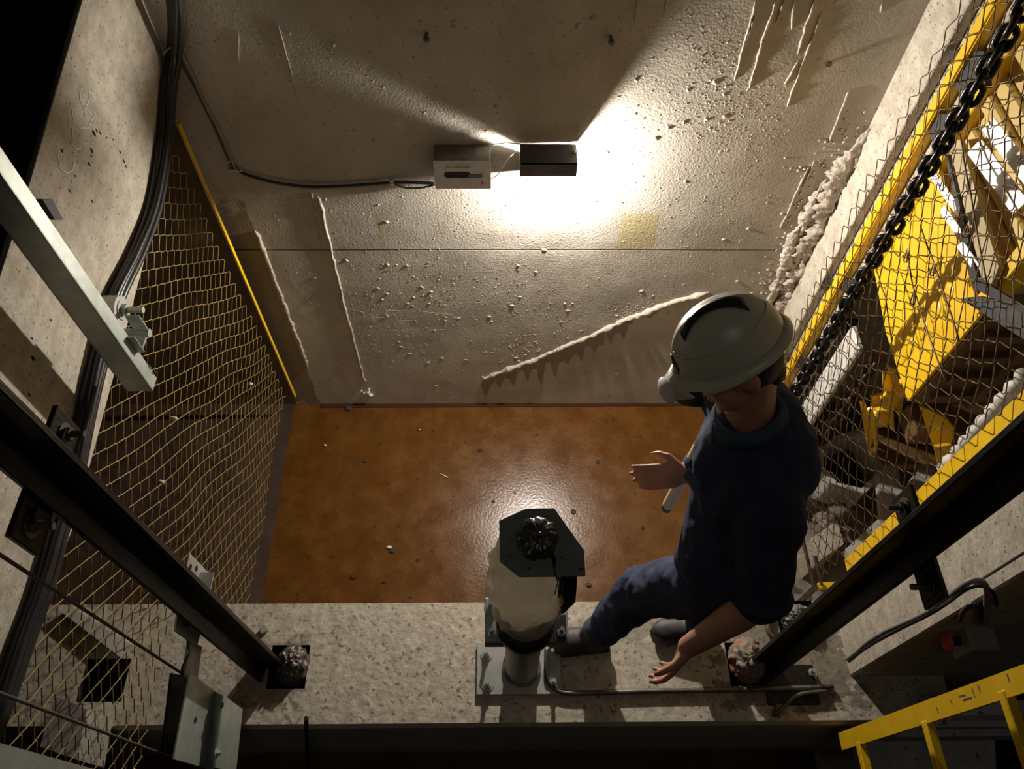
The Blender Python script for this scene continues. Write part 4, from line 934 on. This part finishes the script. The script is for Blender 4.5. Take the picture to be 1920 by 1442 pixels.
# eyes
for s_ in (-1, 1):
    MB().ell(HC+HF*.084+HU*.004+HS*.031*s_, (.010,.010,.010), 12, 8).build('eye', 'paper', wk, smooth=True)
hr = MB(); hr.ell(HC-HF*.032+HU*.0, (HF*.078, HS*.079, HU*.088), 26, 18); hr.ell(HC-HF*.06-HU*.065, (HF*.035, HS*.052, HU*.04), 18, 12)
remesh(hr, 'hair', 'hair', wk, .006, 3)
# trousers
tr = MB()
limb(tr, [pel, hipN.lerp(pel, .3), hipN], [.135,.12,.098]); limb(tr, [pel, hipF], [.135,.102])
tr.ell(pel+V((0,0,.03)), (.125,.165,.11), 24, 16)
limb(tr, [hipN, hipN.lerp(knN, .5), knN, knN.lerp(anN, .5), anN], [.102,.090,.078,.070,.060]); limb(tr, [hipF, hipF.lerp(knF, .5), knF, knF.lerp(anF, .5), anF], [.102,.088,.074,.068,.060])
def folds(a, f, s0=0):
    def g(co, nn):
        q = co*f+V((s0,s0,s0)); return co+nn*(a*(N3(q)*1.2+.6*N3(q*2.3)))
    return g
remesh(tr, 'trousers', 'navy', wk, .008, 8, folds(.011, 14, 3))
# jacket body and sleeves
jk = MB()
jk.ell(chest+V((.015,0,0)), (V((.135,0,.02)), V((0,.185,0)), V((.02,0,.15))), 28, 20)
jk.ell(mid+V((.015,0,0)), (.138,.165,.16), 28, 20); jk.ell(pel+V((.01,0,.06)), (.142,.170,.13), 28, 18)
jk.ell(neck+V((.055,-.01,-.04)), (.10,.14,.08), 22, 14); limb(jk, [neck+V((0,0,-.05)), chest], [.085,.125])
limb(jk, [chest, mid, pel+V((0,0,.05))], [.140,.146,.150]); limb(jk, [chest+V((0,-.08,.03)), shN], [.10,.082]); limb(jk, [chest+V((0,.08,.03)), shF], [.10,.082])
limb(jk, [shN, shN.lerp(elN, .5), shN.lerp(elN, .93)], [.084,.076,.072]); limb(jk, [shF, shF.lerp(elF, .5), elF], [.082,.072,.066])
limb(jk, [elF, elF.lerp(wrF, .82)], [.060, .044])
remesh(jk, 'shirt', 'navy', wk, .008, 7, folds(.010, 11))
# sleeve cuff, collar, pocket flap, buttons of lighter blue
cf = MB(); d_ = (elN-shN).normalized(); limb(cf, [shN.lerp(elN, .80), shN.lerp(elN, .94)], [.0755, .074], 24)
MB().tube([shN.lerp(elN,.93), shN.lerp(elN,.985)], [.079,.077], 26).build('sleeve_hem', 'navy', wk, smooth=True)
cr = MB(); cn = (HC-neck).normalized(); u1 = cn.orthogonal().normalized(); u2 = cn.cross(u1)
def collar_pt(a_, h, r0): return neck+V((.0,0,.0))+cn*h+(u1*math.cos(a_)+u2*math.sin(a_))*r0
vs = []; 
for i in range(28):
    a_ = 2*math.pi*i/28; vs += [collar_pt(a_, -.012, .078), collar_pt(a_, .018, .072), collar_pt(a_, .020, .082), collar_pt(a_, -.022, .098)]
fs = []
for i in range(28):
    j = (i+1)%28
    for k in range(4): fs.append((i*4+k, j*4+k, j*4+(k+1)%4, i*4+(k+1)%4))
cr.add(vs, fs); cr.build('collar', 'teal', wk, smooth=True)
pf = T((.458,.92,2.22))
pk2 = MB().prism([pf+V((-.008,-.04,.03)), pf+V((.012,-.09,.035)), pf+V((.010,-.085,-.02)), pf+V((-.010,-.035,-.025))], (-.006,.002,0)); pk2.build('pocket_flap', 'teal', wk, bev=.002)
# boots
for an_, s_ in ((anN, 1), (anF, -1)):
    bt_ = MB(); limb(bt_, [an_+V((0,0,.05)), an_+V((0,0,-.02))], [.054,.056]); bt_.ell(an_+V((-.055,-.004,-.062)), (.125,.050,.042), 22, 12); bt_.ell(an_+V((-.11,-.006,-.066)), (.065,.052,.038), 18, 10)
    bo = remesh(bt_, 'boot', 'boot', wk, .006, 4)
    z_ = ZB+.002; MB().prism([V((an_.x+.06, an_.y-.035, z_)), V((an_.x+.06, an_.y+.03, z_)), V((an_.x-.12, an_.y+.048, z_)), V((an_.x-.182, an_.y, z_)), V((an_.x-.12, an_.y-.055, z_))], (0,0,.018)).build('sole', 'black', wk, bev=.003)
# hard hat
hh = thing('hard_hat', HC+HU*.04, 'off-white hard hat with black stripes on the head of the worker', 'hard hat')
Ho = HC+HU*.045-HF*.004
def hp(f, s_, u): return Ho+HF*f+HS*s_+HU*u
dome = MB(); nn, mm = 56, 20; vs = []; fs = []
for i in range(mm+1):
    th = (math.pi/2)*(i/mm)
    for j in range(nn):
        a_ = 2*math.pi*j/nn; cf_, sf_ = math.cos(a_), math.sin(a_)
        rf, rs2, ru = .128, .104, .118; k = math.cos(th)**.85
        rdg = .005*max(0, 1-abs(sf_*k)/.22) if cf_ > -2 else 0
        vs.append(hp(rf*k*cf_, rs2*k*sf_, ru*math.sin(th)+rdg*min(1, math.sin(th)*2)))
for i in range(mm):
    for j in range(nn): fs.append((i*nn+j, i*nn+(j+1)%nn, (i+1)*nn+(j+1)%nn, (i+1)*nn+j))
# inner shell
k0 = len(vs)
for i in range(mm+1):
    th = (math.pi/2)*(i/mm)
    for j in range(nn):
        a_ = 2*math.pi*j/nn; k = math.cos(th)**.85; vs.append(hp(.124*k*math.cos(a_), .100*k*math.sin(a_), .113*math.sin(th)))
for i in range(mm):
    for j in range(nn): fs.append((k0+i*nn+j, k0+(i+1)*nn+j, k0+(i+1)*nn+(j+1)%nn, k0+i*nn+(j+1)%nn))
for j in range(nn): fs.append((j, k0+j, k0+(j+1)%nn, (j+1)%nn))
dome.add(vs, fs).build('shell', 'helmet', hh, smooth=True)
br = MB(); vs = []; fs = []
for j in range(nn):
    a_ = 2*math.pi*j/nn; c_, s1 = math.cos(a_), math.sin(a_); ext = .014+.042*max(0, c_)**2.5
    vs += [hp(.126*c_, .102*s1, .010), hp((.128+ext)*c_, (.104+.012)*s1, -.014-.012*max(0, c_)), hp((.128+ext)*c_, (.104+.012)*s1, -.018-.012*max(0, c_)), hp(.124*c_, .100*s1, .002)]
for j in range(nn):
    q = (j+1)%nn
    for k in range(4): fs.append((j*4+k, q*4+k, q*4+(k+1)%4, j*4+(k+1)%4))
br.add(vs, fs).build('brim', 'helmet', hh, smooth=True)
def dome_pt(f, s_, lift=.002):
    """point on the dome above plan position f, s (in units of the radii)"""
    k = min(.999, math.hypot(f, s_)); th = math.acos(max(0, k**(1/.85)))
    return hp(.130*f, .106*s_, .120*math.sin(th)+lift+.004*max(0, 1-abs(s_)/.22))
def decal(name, pts_rows, m='helmet_dark'):
    vs = []; fs = []; n_ = len(pts_rows[0])
    for row in pts_rows: vs += [dome_pt(f, s1) for f, s1 in row]
    for i in range(len(pts_rows)-1):
        for j in range(n_-1): fs.append((i*n_+j, i*n_+j+1, (i+1)*n_+j+1, (i+1)*n_+j))
    o = MB().add(vs, fs).build(name, m, hh, smooth=True); so = o.modifiers.new('t', 'SOLIDIFY'); so.thickness = .0015; return o
fs_ = 1 if HS.y > 0 else -1
decal('black_stripe', [[(.60-1.15*t, fs_*(-.22+.20*math.sin(t*math.pi)+w_*(1+.5*t)-.06*t)) for w_ in (-.11,-.04,.04,.11)] for t in [i/16 for i in range(17)]])
decal('front_badge', [[(.93+.0*t, -fs_*(.30)+fs_*.6*t), (.985, -fs_*.17+fs_*.34*t)] for t in [i/8 for i in range(9)]])
gr = MB()
gr.tube([dome_pt(.86*math.cos(a_), -fs_*.86*abs(math.sin(a_)), .0) for a_ in [math.pi*i/24 for i in range(1,24)]], .0022, 6); gr.build('groove_bead', 'helmet', hh, smooth=True)
vz = MB(); vs = []
for j in range(13):
    a_ = math.radians(-48+96*j/12); vs += [hp(.150*math.cos(a_), .118*math.sin(a_), -.012), hp(.168*math.cos(a_), .126*math.sin(a_), -.045)]
fs = [(2*j, 2*j+2, 2*j+3, 2*j+1) for j in range(12)]
o = vz.add(vs, fs).build('dark_visor_edge', 'black_paint', hh, smooth=True); o.modifiers.new('t', 'SOLIDIFY').thickness = .003
hl = MB(); hl.ell(hp(.168, -fs_*.02, -.012), (HF*.018, HS*.050, HU*.014), 18, 10); hl.build('brim_peak', 'paper', hh, smooth=True)  # pale bulge forming the front peak of the brim
# cream tube in the far hand
tb = thing('cream_tube', (.545, 1.03, 1.7), 'cream plastic tube held upright by the worker', 'tube')
ta, tb_ = T((.538,1.035,2.19)), T((.505,1.025,1.70))
MB().cyl(tb_, ta, .019, .021, 24).build('tube_body', 'tube', tb); MB().cyl(ta, ta+(ta-tb_).normalized()*.012, .018, n=24).build('mottled_end', 'mortar', tb)
MB().cyl(tb_-(ta-tb_).normalized()*.03, tb_, .016, n=16).build('black_tip', 'black', tb)

for o in bpy.data.objects:
    if '_o' in o: del o['_o']
